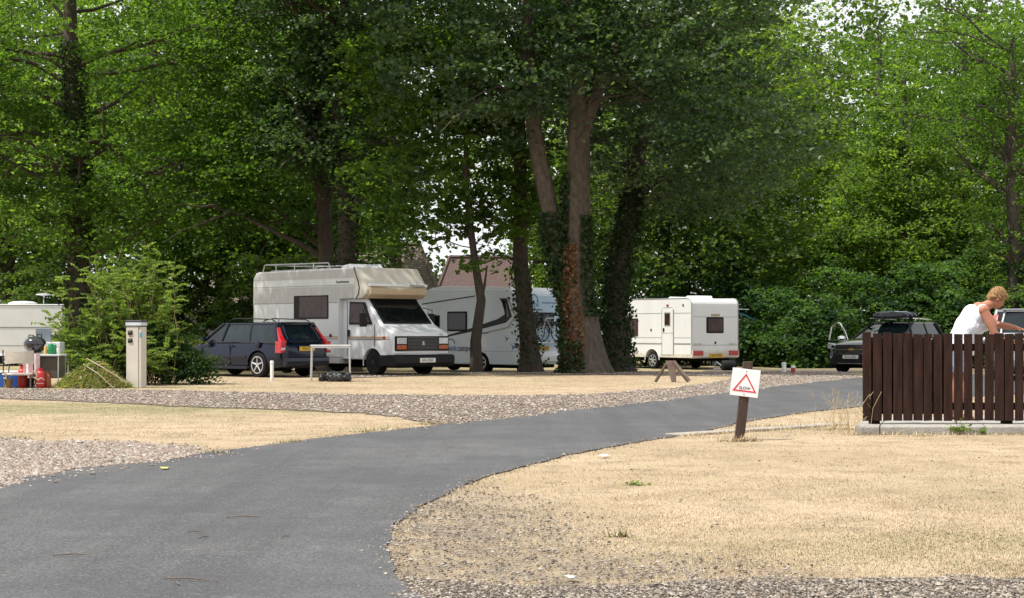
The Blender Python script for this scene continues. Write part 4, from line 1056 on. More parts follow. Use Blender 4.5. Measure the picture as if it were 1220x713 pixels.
# ------------------------------------------------------------------ the old cream motorhome
def motorhome():
    t = empty('old_motorhome', (-4.44, 46.9, 0), heading(.68, -.73), 'old cream coachbuilt motorhome with beige overcab nose and roof rails', 'motorhome')
    X0, X1 = -3.35, .75; W = 1.06
    lp = [(-3.35, .50), (-3.35, 2.62), (-3.30, 2.76), (-3.20, 2.85), (-3.05, 2.88), (1.52, 2.90), (1.56, 2.74), (1.66, 2.48), (1.70, 2.30), (1.66, 2.14), (1.55, 2.06), (.72, 2.06), (.72, .46), (-3.35, .46)]
    b = MB(); b.prism(lp, -W, W); b.build('body', m_cream, t, bevel=.035, bseg=3)
    # side strips: upper grey band and mid grey band, stripes
    g = MB()
    for s in (-1, 1):
        y0, y1 = sorted((s*(W-.004), s*(W+.004)))
        g.prism([(-3.31, 2.62), (-3.31, 2.70), (-3.22, 2.80), (-3.05, 2.84), (1.46, 2.86), (1.50, 2.72), (1.54, 2.62)], y0, y1)
        g.prism([(-3.33, 1.98), (-3.33, 2.40), (1.63, 2.40), (1.655, 2.28), (1.61, 2.18), (1.53, 2.10), (.68, 2.10), (.68, 1.98)], y0, y1)
    g.build('side_panel', m_greyp, t)
    st = MB(); st2 = MB()
    for s in (-1, 1):
        y0, y1 = sorted((s*(W-.002), s*(W+.007)))
        st.box(-3.33, 1.62, y0, y1, 2.425, 2.44); st.box(-3.33, .70, y0, y1, 1.955, 1.975)
        st2.box(-3.33, .70, y0, y1, 1.015, 1.04); 
    st.build('trim_line', m_trimg, t); st2.build('stripe', mat('orange_stripe', (.55, .30, .12), .5), t)
    st = MB()
    for s in (-1, 1):
        y0, y1 = sorted((s*(W-.002), s*(W+.008))); st.box(-3.33, .70, y0, y1, .965, .98)
    st.build('stripe', mat('brown_stripe', (.16, .07, .05), .5), t)
    # nose cap over the cab
    n = MB()
    def sec(y, dx): return [(1.45, 2.905), (1.60+dx, 2.895), (1.98+dx, 2.40), (2.01+dx, 2.30), (1.96+dx, 2.18), (1.80+dx, 2.07), (1.45, 2.045)]
    rings = []
    for y, dx in ((-1.072, -.16), (-1.05, -.06), (-.8, .0), (0, .05), (.8, .0), (1.05, -.06), (1.072, -.16)):
        rings.append([(x, y, z) for x, z in sec(y, dx)])
    n.loft(rings); nc = n.build('overcab_nose', m_luton, t, smooth=True, angle=24)
    q = MB(); q.prism([(1.99, 2.39), (2.055, 2.31), (2.02, 2.17), (1.86, 2.06), (1.80, 2.06), (1.80, 2.39)], -.97, .97); q.build('nose_lower_panel', m_lutonu, nc, bevel=.01)
    q = MB(); q.box(1.93, 2.065, -.98, .98, 2.385, 2.455, rot=None); q.build('nose_band', m_cabw, nc, bevel=.01)
    for s in (-1, 1):
        q = MB(); q.tube([(1.43, s*1.068, 2.90), (1.50, s*1.07, 2.74), (1.62, s*1.075, 2.52), (1.67, s*1.075, 2.34), (1.64, s*1.075, 2.18), (1.52, s*1.07, 2.05)], .018, 6); q.build('edge_seal', m_rubber, nc)
    # worn maker lettering left as illegible-size text in the photo: a small script word
    text('Autohomes', .10, m_ink, t, (.62, -W-.009, 2.52), (R(90), 0, 0), sx=1.25)
    text('Autohomes', .10, m_ink, nc, (2.068, .35, 2.42), (R(90), 0, R(90)), sx=1.1)
    # roof items
    q = MB()
    for s in (-1, 1):
        q.tube([(-3.05, s*.92, 2.87), (-2.98, s*.92, 3.06), (-2.9, s*.92, 3.09), (.1, s*.92, 3.06), (.18, s*.92, 2.88)], .016, 6)
        for x in (-2.4, -1.5, -.6): q.tube([(x, s*.92, 2.87), (x, s*.92, 3.075)], .014, 6)
    q.tube([(-2.95, -.92, 3.08), (-2.95, .92, 3.08)], .016, 6); q.tube([(-2.0, -.92, 3.08), (-2.0, .92, 3.08)], .014, 6)
    q.build('roof_rail', m_alu, t)
    MB().box(-2.9, .1, -.75, .75, 2.89, 2.93).build('roof_boards', m_greyp, t, bevel=.01)
    q = MB(); q.prism([(-.05, 2.88), (.02, 3.0), (.35, 3.04), (.85, 3.02), (1.0, 2.93), (1.02, 2.88)], -.42, .30); q.build('roof_vent', m_cabw, t, bevel=.03)
    # side window
    def window(x0, x1, z0, z1, y, s=-1, par=t, fm=m_rubber, gm=m_glassb, inner=.06, name='window'):
        a, b_ = sorted((s*(y-.01), s*(y+.02)))
        f = MB(); f.box(x0, x1, a, b_, z0, z1); fo = f.build(name, fm, par, bevel=.012)
        a, b_ = sorted((s*(y+.012), s*(y+.026)))
        g = MB(); g.box(x0+inner, x1-inner*.5, a, b_, z0+inner*.6, z1-inner*.6); g.build('pane', gm, fo, bevel=.008)
        return fo
    w = window(-1.32, .28, 1.52, 2.17, W)
    q = MB(); q.box(-1.30, -1.05, -W-.030, -W-.02, 1.55, 2.14); q.build('blind', m_rubber, w)
    window(-2.9, -1.5, 1.5, 2.1, W, 1)
    # cab
    cw = .94
    cab = [(.70, .42), (.70, 2.07), (1.72, 2.07), (2.42, 1.36), (2.95, 1.13), (2.98, 1.05), (2.98, .60), (2.92, .46), (2.60, .42)]
    c = MB()
    rings = []
    for y, k in ((-cw, .0), (-cw+.05, .0), (0, .03), (cw-.05, .0), (cw, .0)):
        rings.append([(x+(k if x > 1.5 else 0), y if z < 1.4 else y*.95, z) for x, z in cab])
    c.loft(rings); co = c.build('cab', m_cabw, t, smooth=True, angle=25)
    bv = co.modifiers.new('b', 'BEVEL'); bv.width = .03; bv.segments = 3; bv.limit_method = 'ANGLE'; bv.angle_limit = R(35); freeze(co)
    cut(co, [arch_cut(2.08, -1.2, -.62, .40, .33), arch_cut(2.08, .62, 1.2, .40, .33)])
    for s in (-1, 1):
        q = MB(); pts = [(2.08+math.cos(a)*.41, s*(cw+.0), .33+math.sin(a)*.41) for a in [math.pi*k/16 for k in range(-1, 18)]]; q.tube(pts, .018, 6); q.build('arch_lip', m_cabw, t, smooth=True)
    # windscreen
    def wsp(u, v, off):   # u across -1..1, v 0 bottom 1 top
        x = 2.40+(1.74-2.40)*v+.035*(1-u*u)+off*.72; z = 1.37+(2.05-1.37)*v+off*.69
        return (x, u*(.84-.035*v), z)
    def slab(u0, u1, v0, v1, o0, o1, nu=8):
        m = MB(); A = []
        for off in (o0, o1):
            for v in (v0, v1): A.append([wsp(u0+(u1-u0)*i/nu, v, off) for i in range(nu+1)])
        m.loft([[A[0][i], A[1][i], A[3][i], A[2][i]] for i in range(nu+1)]); return m
    ws = slab(-1.0, 1.0, .01, .99, -.02, .028).build('windscreen', m_rubber, t, smooth=True, angle=30)
    slab(-.94, .94, .08, .93, .02, .036).build('pane', m_glass, ws, smooth=True, angle=30)
    slab(-.90, .90, .74, .92, .03, .040).build('sun_strip', m_under, ws)
    q = MB()
    for u in (-.55, .15): q.tube([wsp(u, .0, .05), wsp(u+.5, .12, .05)], .010, 5)
    q.build('wiper', m_rubber, t)
    # cab door windows, handle, mirrors
    for s in (-1, 1):
        a, b_ = sorted((s*(cw*.965), s*(cw+.014)))
        f = MB(); f.prism([(1.05, 1.36), (2.06, 1.36), (1.72, 1.96), (1.08, 1.98)], a, b_); fo = f.build('door_window', m_rubber, t, bevel=.015)
        a, b_ = sorted((s*(cw-.0), s*(cw+.020)))
        f = MB(); f.prism([(1.11, 1.41), (1.96, 1.41), (1.68, 1.91), (1.13, 1.93)], a, b_); f.build('pane', m_glassb, fo)
        q = MB(); a, b_ = sorted((s*(cw-.01), s*(cw+.004)))
        for x0, x1, z0, z1 in ((.96, .968, .50, 2.02), (2.15, 2.158, .78, 1.36)): q.box(x0, x1, a, b_, z0, z1)
        q.build('door_gap', m_under, t)
        MB().box(1.00, 1.07, *sorted((s*(cw-.01), s*(cw+.03))), 1.03, 1.22).build('door_handle', m_rubber, t, bevel=.01)
        mr = empty('mirror'); mr.parent = t
        q = MB(); q.tube([(2.0, s*cw, 1.40), (2.02, s*(cw+.22), 1.44), (2.0, s*(cw+.26), 1.75), (1.86, s*cw, 1.83)], .012, 6); q.build('mirror_arm', m_rubber, mr)
        q = MB(); q.box(1.94, 2.02, *sorted((s*(cw+.13), s*(cw+.36))), 1.30, 1.66); q.build('mirror_housing', m_rubber, mr, bevel=.03)
        q = MB(); a, b_ = sorted((s*(cw-.01), s*(cw+.007))); q.box(.98, 2.74, a, b_, 1.015, 1.04); q.build('stripe', bpy.data.materials['orange_stripe'], t)
        q = MB(); a, b_ = sorted((s*(cw-.01), s*(cw+.008))); q.box(.98, 2.78, a, b_, .965, .98); q.build('stripe', bpy.data.materials['brown_stripe'], t)
        q = MB(); a, b_ = sorted((s*(cw-.01), s*(cw+.02))); q.box(2.50, 2.62, a, b_, .985, 1.045); q.build('side_repeater', m_amber, t, bevel=.008)
    # front end
    MB().box(2.90, 3.035, -.92, .92, .66, 1.05).build('grille_surround', m_rubber, t, bevel=.02)
    g = MB()
    for i in range(9): g.box(3.02, 3.05, -.52, .52, .70+i*.038, .715+i*.038)
    g.build('grille', mat('grille_grey', (.10, .105, .11), .5), t)
    e = MB(); e.prism([(-.05, .86), (0, .92), (.05, .86), (.025, .86), (0, .89), (-.025, .86)], 3.045, 3.065, 'x'); e.prism([(-.05, .81), (0, .87), (.05, .81), (.025, .81), (0, .84), (-.025, .81)], 3.045, 3.065, 'x'); e.build('emblem', m_alu, t)
    for s in (-1, 1):
        a, b_ = sorted((s*.56, s*.88))
        h = MB().box(3.0, 3.055, a, b_, .84, 1.01).build('headlight', m_clear, t, bevel=.015)
        MB().box(3.0, 3.052, a, b_, .70, .815).build('indicator', m_amber, t, bevel=.01)
        MB().box(2.93, 3.0, *sorted((s*.56, s*.92)), .585, .655).build('lower_trim', m_cabw, t, bevel=.01)
    text('D15', .07, m_ink, t, (3.0, .62, 1.09), (R(78), 0, R(90)))
    b = MB(); b.prism([(2.75, .24), (3.10, .24), (3.17, .34), (3.17, .52), (3.08, .56), (2.75, .56)], -1.02, 1.02); b.build('bumper', m_rubber, t, bevel=.03, bseg=3)
    for s in (-1, 1):
        b = MB(); b.box(2.45, 2.80, *sorted((s*.86, s*1.02)), .26, .55); b.build('bumper_end', m_rubber, t, bevel=.03)
    plate(t, 'G413 BUC', m_platew, 3.178, .05, .41, .54, 1, h=.12)
    # wheels, skirt, underbody, step, door recess
    for s in (-1, 1):
        wheel(t, 2.08, s*.935, .345, .24, m_steel, 0, s); wheel(t, -1.9, s*1.02, .33, .24, m_steel, 0, s)
    MB().box(-3.1, 2.6, -.6, .6, .2, .47).build('chassis', m_under, t)
    MB().box(-3.3, -2.35, -1.05, 1.05, .30, .46).build('skirt', m_greyp, t, bevel=.02)
    MB().box(-1.4, .72, -1.05, 1.05, .30, .46).build('skirt', m_greyp, t, bevel=.02)
    for s in (-1, 1):
        MB().box(-3.37, -3.34, s*.85-.12, s*.85+.12, .6, 1.0).build('tail_light', m_red, t, bevel=.01)
    # locker flap and black hook on the side
    q = MB(); q.box(-.5, .55, -W-.010, -W-.002, .52, .88); q.build('locker_flap', m_cabw, t, bevel=.004)
    MB().ball((.38, -W-.01, 1.06), (.05, .02, .05)).build('fuel_cap', m_rubber, t, smooth=True)
motorhome()

# ------------------------------------------------------------------ the pale hire motorhome
def arc(mb, x, z, r, w, y0, y1, a0, a1, ax='y', flip=1):
    n = 14; out = []
    for k in range(n+1):
        a = a0+(a1-a0)*k/n; out.append((x+flip*math.cos(a)*r, z+math.sin(a)*r))
    inn = []
    for k in range(n, -1, -1):
        a = a0+(a1-a0)*k/n; inn.append((x+flip*math.cos(a)*(r-w), z+math.sin(a)*(r-w)))
    mb.prism(out+inn, y0, y1, ax)
def hire():
    t = empty('white_motorhome', (-1.64, 57.2, gz(57)), heading(-.743, .669), 'pale grey-white motorhome with blue hire lettering and bikes on its rear rack', 'motorhome')
    W, hl = 1.15, 3.5
    prof = [(-hl+.03, .27), (-hl, 1.0), (-hl+.05, 2.35), (-hl+.16, 2.62), (-hl+.40, 2.72), (-.2, 2.76), (.5, 2.80), (.95, 2.62), (1.35, 2.10), (1.36, 1.98), (.40, 1.93), (.40, .27)]
    MB().prism(prof, -W, W).build('body', m_whiteg, t, bevel=.05, bseg=3)
    MB().prism([(-hl+.30, 2.68), (-hl+.45, 2.80), (-.3, 2.86), (.1, 2.86), (.45, 2.82), (.3, 2.70)], -W+.04, W-.04).build('roof_cap', m_white, t, bevel=.02)
    cab = [(.3, .30), (.3, 2.0), (.6, 2.0), (1.2, 1.45), (1.9, 1.15), (1.95, .9), (1.9, .3)]
    MB().prism(cab, -.98, .98).build('cab', m_whiteg, t, bevel=.06, bseg=3)
    MB().prism([(.66, 1.97), (1.23, 1.46), (1.25, 1.48), (.68, 2.0)], -.86, .86).build('windscreen', m_glass, t)
    for s in (-1, 1):
        y0, y1 = sorted((s*(W-.01), s*(W+.022)))
        q = MB().prism([(.02, 1.22), (.38, 1.22), (.38, 1.90), (.02, 1.90)], y0, y1).build('door_window', m_rubber, t, bevel=.012)
        MB().prism([(.06, 1.27), (.34, 1.27), (.34, 1.85), (.06, 1.85)], *sorted((s*(W+.015), s*(W+.028)))).build('pane', m_glass, q)
        q = MB().prism([(.42, 1.30), (1.15, 1.30), (.72, 1.85), (.42, 1.88)], *sorted((s*.97, s*1.0))).build('cab_window', m_glass, t, bevel=.01)
        wo = MB().prism([(-1.25, 1.36), (-.34, 1.36), (-.34, 2.02), (-1.25, 2.02)], y0, y1).build('window', m_rubber, t, bevel=.02)
        MB().box(-1.19, -.40, *sorted((s*(W+.015), s*(W+.030))), 1.42, 1.96).build('pane', m_glass, wo)
        y0, y1 = sorted((s*(W-.006), s*(W+.006)))
        sw = MB(); sw.prism([(-.05, 1.13), (-.05, 1.17), (-1.25, 1.42), (-2.62, 1.76), (-2.95, 1.92), (-2.80, 2.30), (-2.68, 2.43), (-3.02, 2.43), (-3.24, 1.84), (-2.98, 1.64), (-1.3, 1.32)], y0, y1)
        sw.build('dark_sweep', m_ink, t)
        sw = MB(); sw.prism([(-3.06, 2.38), (-3.37, 1.86), (-3.05, 1.50), (-1.9, 1.30), (-1.9, 1.265), (-3.08, 1.46), (-3.42, 1.86), (-3.10, 2.42)], y0, y1)
        sw.build('gold_outline', mat('gold_decal', (.42, .36, .26), .5), t)
        MB().prism([(-2.97, 1.78), (-3.16, 1.84), (-2.98, 2.36), (-2.80, 2.38), (-2.90, 2.2)], *sorted((s*(W), s*(W+.02)))).build('window', m_glass, t)
        MB().prism([(.85, 2.26), (-1.6, 2.50), (-1.6, 2.54), (.85, 2.30)], y0, y1).build('dark_line', m_ink, t)
        for bx in ((-hl+.06, .38, .70, .71), (-.62, -.61, .30, .69), (-1.42, -1.41, .30, .69)): MB().box(bx[0], bx[1], y0, y1, bx[2], bx[3]).build('panel_gap', m_trimg, t)
        MB().prism([(-2.15, .84), (-1.78, .84), (-1.78, 1.18), (-2.15, 1.18)], y0, y1).build('locker_flap', m_white, t, bevel=.004)
        for bx, bz, r in ((-3.26, 1.30, .07), (-3.02, 1.12, .11), (-3.30, .86, .13)):
            MB().prism([(bx-r, bz+r*.6), (bx, bz+r*.1), (bx+r*.8, bz+r), (bx+r*.25, bz-r*.2), (bx+r*.5, bz-r), (bx-.2*r, bz-r*.35)], y0, y1).build('bird_decal', m_blue, t)
    rot = (R(90), 0, R(180))
    text('bunk', .27, m_blue, t, (-.34, W+.010, .80), rot, sx=.80); text('campers', .27, m_ink, t, (-.80, W+.010, .80), rot, sx=.90)
    text('COACHBUILT', .07, m_ink, t, (-1.72, W+.01, 1.30), rot, sx=1.2)
    q = MB(); arc(q, -.50, .92, .20, .035, W-.004, W+.010, R(5), R(170)); q.build('arch_logo', m_blue, t)
    for s in (-1, 1):
        q = MB(); q.lathe([(.38, s*(W-.2)), (.38, s*(W+.004))], 28, 'y', (-1.88, 0, .30)); q.build('wheel_arch', m_under, t)
        q = MB(); q.tube([(-1.88+math.cos(a)*.40, s*(W+.002), .30+math.sin(a)*.40) for a in [math.pi*k/16 for k in range(17)]], .025, 6); q.build('arch_lip', m_white, t)
        wheel(t, -1.88, s*(W+.015), .32, .24, m_rim, 7, s); wheel(t, 1.3, s*.99, .32, .24, m_rim, 7, s)
    MB().box(-3.2, 1.6, -1.0, 1.0, .16, .30).build('chassis', m_under, t)
    # rear wall: window, bumper, lights, plate, lettering
    xr = -hl
    f = MB().box(xr-.02, xr+.1, -.62, .62, 1.46, 1.98).build('rear_window', m_rubber, t, bevel=.015)
    MB().box(xr-.028, xr, -.56, -.03, 1.50, 1.94).build('pane', m_glass, f); MB().box(xr-.028, xr, .03, .56, 1.50, 1.94).build('pane', m_glass, f)
    MB().prism([(xr-.08, .36), (xr+.1, .34), (xr+.1, .72), (xr-.05, .70), (xr-.10, .55)], -W, W).build('bumper', m_white, t, bevel=.03)
    for s in (-1, 1): MB().box(xr-.06, xr+.1, *sorted((s*.88, s*1.12)), .78, .94).build('tail_light', m_red, t, bevel=.015)
    plate(t, 'LX17 FVB', m_platey, xr-.03, -.06, .80, .60, -1, h=.13)
    text('bunk', .28, m_blue, t, (xr-.008, .62, 2.24), (R(90), 0, R(-90)), sx=.9); text('campers', .15, m_ink, t, (xr-.008, .45, 2.07), (R(90), 0, R(-90)))
    q = MB(); n = 12
    out = [(.40+math.cos(math.pi*k/n)*.22, 2.36+math.sin(math.pi*k/n)*.22) for k in range(n+1)]; inn = [(.40+math.cos(math.pi*k/n)*.185, 2.36+math.sin(math.pi*k/n)*.185) for k in range(n, -1, -1)]
    q.prism(out+inn, xr-.012, xr+.01, 'x'); q.build('arch_logo', m_blue, t)
    text('www.bunkcampers.com', .12, m_blue, t, (xr-.008, .0, 2.30), (R(90), 0, R(-90)), sx=.9)
    MB().box(xr-.006, xr+.05, -W+.08, W-.08, .84, 2.52).build('rear_panel', mat('ice_blue_panel', (.50, .68, .88), .35, coat=.3, var=.04), t)
    # bike rack
    r = empty('bike_rack'); r.parent = t
    q = MB()
    for y in (-.55, .55): q.tube([(xr, y, 1.5), (xr-.18, y, 1.52), (xr-.20, y, 1.0), (xr-.55, y, .98)], .016, 6)
    for x in (xr-.28, xr-.48): q.tube([(x, -.75, 1.0), (x, .75, 1.0)], .022, 6)
    q.tube([(xr-.2, -.55, 1.5), (xr-.2, .55, 1.5)], .016, 6); q.tube([(xr-.2, -.55, 1.25), (xr-.2, .55, 1.25)], .016, 6)
    q.build('rack_frame', m_white, r)
hire()
def bicycle(dx, label, m):
    t = empty('bicycle', (-1.64, 57.2, gz(57)), heading(-.743, .669), label, 'bicycle', 'bikes on the rear rack')
    x = -3.5-dx; z0 = 1.36
    for y in (-.50, .50):
        q = MB(); q.tube([(x, y+math.cos(a)*.33, z0+math.sin(a)*.33) for a in [2*math.pi*k/24 for k in range(25)]], .016, 5, False)
        w = q.build('wheel', m_tyre, t)
        q = MB()
        for k in range(10):
            a = math.pi*k/10; q.tube([(x, y+math.cos(a)*.32, z0+math.sin(a)*.32), (x, y-math.cos(a)*.32, z0-math.sin(a)*.32)], .0025, 3)
        q.build('spokes', m_alu, w)
    q = MB()
    bb, hd, st, rw, fw = (x, -.06, z0-.05), (x, .34, z0+.42), (x, -.22, z0+.42), (x, -.50, z0), (x, .50, z0)
    for a, b in ((bb, hd), (bb, st), (st, hd), (bb, rw), (st, rw), (hd, fw)): q.tube([a, b], .017, 6)
    q.build('frame', m, t)
    q = MB(); q.tube([hd, (x, .36, z0+.55)], .012, 6); q.tube([(x-.22, .34, z0+.56), (x, .38, z0+.56), (x+.1, .34, z0+.56)], .012, 6); q.build('handlebar', m_rubber, t)
    MB().box(x-.05, x+.05, -.36, -.12, z0+.50, z0+.54).build('saddle', m_rubber, t, bevel=.015)
bicycle(.28, 'dark framed bicycle on the rack, the inner one against the motorhome', m_rubber)
bicycle(.48, 'silver framed bicycle on the rack, the outer one', m_alu)

# ------------------------------------------------------------------ white touring caravan
def caravan(name, loc, rz, label, L=5.5, H=2.55, full=True):
    t = empty(name, loc, rz, label, 'caravan')
    W, hl = 1.1, L/2
    def r(x0, z0, rad, a0, a1, n=6): return [(x0+math.cos(R(a0+(a1-a0)*k/n))*rad, z0+math.sin(R(a0+(a1-a0)*k/n))*rad) for k in range(n+1)]
    prof = [(-hl+.06, .42)]+[(-hl, .55)]+r(-hl+.26, H-.26, .26, 180, 90)+[(hl-1.0, H)]+r(hl-.62, H-.35, .35, 80, 20)+[(hl-.02, 1.15), (hl, 1.0), (hl-.10, .42)]
    b = MB().prism(prof, -W, W).build('body', m_cvn, t, bevel=.045, bseg=3)
    freeze(b)
    cut(b, [arch_cut(-.52, W-.3, W+.2, .39, .33), arch_cut(-.52, -W-.2, -W+.3, .39, .33)])
    for s in (-1, 1):
        y0, y1 = sorted((s*(W-.01), s*(W+.008)))
        q = MB(); q.box(-hl+.05, hl-.08, y0, y1, .90, .945); q.build('side_rail', m_trimg, t)
        q = MB(); q.box(-hl+.05, hl-.08, y0, y1, 1.14, 1.148); q.box(-hl+.05, hl-.08, y0, y1, 2.02, 2.03); q.build('panel_seams', m_trimg, t)
        q = MB(); q.box(-hl+.07, -.98, y0, y1, .43, .56); q.box(-.06, hl-.12, y0, y1, .43, .56); q.build('skirt', m_cvn2, t)
        q = MB(); q.tube([(-.52+math.cos(a)*.41, s*(W-.004), .33+math.sin(a)*.41) for a in [math.pi*k/16 for k in range(17)]], .022, 6); q.build('arch_lip', m_cvn, t, smooth=True)
        q = MB(); q.tube([(p[0], s*(W+.0), p[1]) for p in prof[1:10]], .016, 5); q.build('edge_trim', m_trimg, t)
        y0, y1 = sorted((s*(W-.01), s*(W+.03)))
        for x0, x1 in ((.30, 1.20), (1.42, 2.2)) if s == 1 else ((-1.7, -.7), (.2, 1.4)):
            w = MB().box(x0, x1, y0, y1, 1.20, 1.85).build('window', m_glassb, t, bevel=.04, bseg=3)
            MB().box(x0+.05, x1-.05, *sorted((s*(W+.02), s*(W+.034))), 1.26, 1.80).build('pane', glass_mat('tinted_acrylic', (.10, .06, .07), .08), w, bevel=.004)
        wheel(t, -.52, s*(W-.02), .31, .18, m_rim, 7, s)
    # door on the near side
    d = MB().box(-1.74, -1.12, W-.01, W+.022, .52, 2.20).build('door', m_cvn, t, bevel=.03, bseg=3)
    q = MB(); q.tube([(-1.76, W+.008, .52), (-1.76, W+.008, 2.14), (-1.70, W+.008, 2.22), (-1.16, W+.008, 2.22), (-1.10, W+.008, 2.14), (-1.10, W+.008, .52)], .014, 5); q.box(-1.74, -1.12, W+.01, W+.026, 1.30, 1.315); q.build('door_seal', m_trimg, d)
    w = MB().box(-1.60, -1.26, W+.01, W+.034, 1.56, 2.06).build('door_window', m_trimg, d, bevel=.03, bseg=3)
    MB().box(-1.57, -1.29, W+.02, W+.042, 1.60, 2.02).build('pane', m_glassb, d, bevel=.02)
    MB().ball((-1.22, W+.03, 1.42), (.05, .02, .08)).build('door_handle', m_rubber, d, smooth=True)
    MB().box(-1.48, -1.36, W-.01, W+.03, 2.28, 2.34).build('awning_light', m_amber, t, bevel=.008)
    MB().box(-2.32, -2.26, W-.01, W+.02, 2.26, 2.34).build('side_marker', m_rubber, t, bevel=.006)
    MB().box(-.50, -.44, W-.01, W+.02, 1.38, 1.46).build('water_inlet', m_rubber, t, bevel=.006)
    # rear wall
    xr = -hl
    w = MB().box(xr-.025, xr+.05, -.40, .42, 1.30, 1.88).build('rear_window', m_rubber, t, bevel=.06, bseg=3)
    MB().box(xr-.035, xr, -.34, .36, 1.35, 1.82).build('pane', m_glassb, w, bevel=.03)
    MB().box(xr-.03, xr+.05, -.20, .18, 1.92, 2.0).build('high_marker', m_lutonu, t, bevel=.01)
    q = MB(); q.box(xr-.006, xr+.05, -W+.06, W-.06, 1.88, 1.892); q.box(xr-.006, xr+.05, -W+.06, W-.06, .87, .885); q.build('panel_seams', m_trimg, t)
    MB().prism([(xr-.05, .44), (xr+.08, .40), (xr+.08, .72), (xr-.01, .72), (xr-.055, .62)], -W, W).build('rear_bumper', m_cvn2, t, bevel=.025)
    for s in (-1, 1):
        MB().box(xr-.065, xr+.05, *sorted((s*.60, s*1.06)), .50, .68).build('tail_light', m_red, t, bevel=.012)
        q = MB(); q.tube([(xr-.0, s*.65, .92), (xr-.05, s*.70, .93), (xr-.05, s*.95, .93), (xr, s*1.0, .92)], .014, 6); q.build('grab_handle', m_alu, t)
    plate(t, 'S471 KPW', m_platey, xr-.065, .0, .50, .66, -1, h=.14)
    q = MB(); q.box(xr-.02, xr, -.04, .03, .92, 1.0); q.build('key_plate', m_rubber, t, bevel=.005)
    # roof vents and dish
    MB().prism([(-1.2, H-.02), (-1.12, H+.07), (-.6, H+.09), (-.4, H-.02)], -.3, .35).build('roof_vent', m_cvn, t, bevel=.03)
    MB().prism([(-2.0, H-.02), (-1.95, H+.11), (-1.2, H+.12), (-1.1, H-.02)], -.55, .05).build('roof_vent', m_cvn, t, bevel=.03)
    MB().box(-2.5, hl-.1, -.9, .9, .30, .43).build('chassis', m_under, t)
    for s in (-1, 1):
        q = MB(); q.tube([(-2.1, s*.7, .40), (-2.45, s*.75, .0)], .03, 6); q.build('corner_steady', m_rubber, t)
        q = MB(); q.tube([(1.9, s*.7, .40), (2.2, s*.75, .0)], .03, 6); q.build('corner_steady', m_rubber, t)
    q = MB(); q.tube([(hl-.1, -.4, .40), (hl+1.0, 0, .42)], .04, 6); q.tube([(hl-.1, .4, .40), (hl+1.0, 0, .42)], .04, 6); q.tube([(hl+.9, .0, .45), (hl+.9, 0, .05)], .03, 6); q.build('drawbar', m_steel, t)
    return t
caravan('touring_caravan', (5.74, 62.4, gz(62)), heading(-.559, .829), 'white touring caravan with brown-tinted windows and a narrow side door')

# black water carrier lying behind the caravan, tipped barrel
t = empty('water_barrel', (7.55, 58.6, gz(58.6)), R(20), 'black rolling water barrel lying on the ground behind the touring caravan', 'barrel')
q = MB(); q.lathe([(.02, -.26), (.15, -.25), (.18, -.20), (.17, -.12), (.18, -.1), (.18, .1), (.17, .12), (.18, .2), (.15, .25), (.02, .26)], 20, 'x', (0, 0, .18)); q.build('barrel', m_rubber, t, smooth=True)
q = MB(); q.tube([(-.27, 0, .18), (-.3, .3, .3), (-.28, .6, .05), (.28, .6, .05), (.3, .3, .3), (.27, 0, .18)], .012, 6); q.build('handle', m_alu, t)

# ------------------------------------------------------------------ left caravan, white van, teal awning
def left_caravan():
    Y = 66; s = Y/2000
    t = empty('white_caravan', (-20.0, 67.2, gz(67)), R(8), 'long white caravan with a mushroom aerial on its roof, behind the barbecue', 'caravan')
    hl, W, H = 3.0, 1.1, 2.44
    MB().prism([(-hl, .4), (-hl, 2.3), (-hl+.15, H), (hl-.06, H), (hl, H-.06), (hl, .4)], -W, W).build('body', m_white, t, bevel=.03)
    q = MB(); q.box(-hl, hl-.02, -W-.01, -W+.01, 1.50, 1.545); q.box(-hl, hl-.02, -W-.006, -W+.01, .80, .82); q.build('side_rail', m_trimg, t)
    q = MB(); q.box(-hl, hl-.02, -W-.016, -W+.01, H-.06, H-.03); q.build('awning_rail', m_trimg, t)
    MB().box(hl-.6, hl-.12, -W-.012, -W, 1.38, 1.49).build('vent_panel', m_luton, t, bevel=.004)
    MB().box(-hl+.6, -hl+1.8, -W-.02, -W, 1.55, 2.05).build('window', m_glassb, t, bevel=.03)
    MB().lathe([(.55, H), (.58, H+.05), (.40, H+.12), (.02, H+.14)], 24, at=(.45, -.3, 0)).build('roof_vent', m_white, t, smooth=True)
    q = MB(); q.lathe([(.03, H), (.03, H+.32), (.05, H+.34), (.32, H+.38), (.32, H+.41), (.02, H+.45)], 20, at=(1.25, -.2, 0)); q.build('aerial', m_white, t, smooth=True)
    MB().box(-hl+.2, hl-.2, -.9, .9, .25, .42).build('chassis', m_under, t)
    for sd in (-1, 1): wheel(t, 0, sd*W, .31, .18, m_rim, 7, sd)
left_caravan()
def van():
    t = empty('white_van', (-13.7, 64.5, gz(64)), R(8), 'white panel van mostly hidden behind the leafy bush', 'van')
    MB().prism([(-2.4, .35), (-2.42, 2.05), (-2.2, 2.38), (1.2, 2.40), (1.75, 1.62), (2.45, 1.25), (2.5, .35)], -.95, .95).build('body', m_white, t, bevel=.06, bseg=3)
    q = MB(); q.prism([(1.22, 2.32), (1.78, 1.62), (1.80, 1.64), (1.25, 2.36)], -.82, .82); q.build('windscreen', m_glass, t)
    for sd in (-1, 1):
        MB().prism([(.55, 1.5), (1.6, 1.5), (1.15, 2.1), (.55, 2.1)], *sorted((sd*.94, sd*.97))).build('door_window', m_glass, t)
        for x in (-1.5, 1.65): wheel(t, x, sd*.95, .33, .2, m_steel, 0, sd)
        MB().box(-2.2, 2.2, *sorted((sd*.94, sd*.965)), 2.12, 2.16).build('gutter', m_trimg, t)
van()
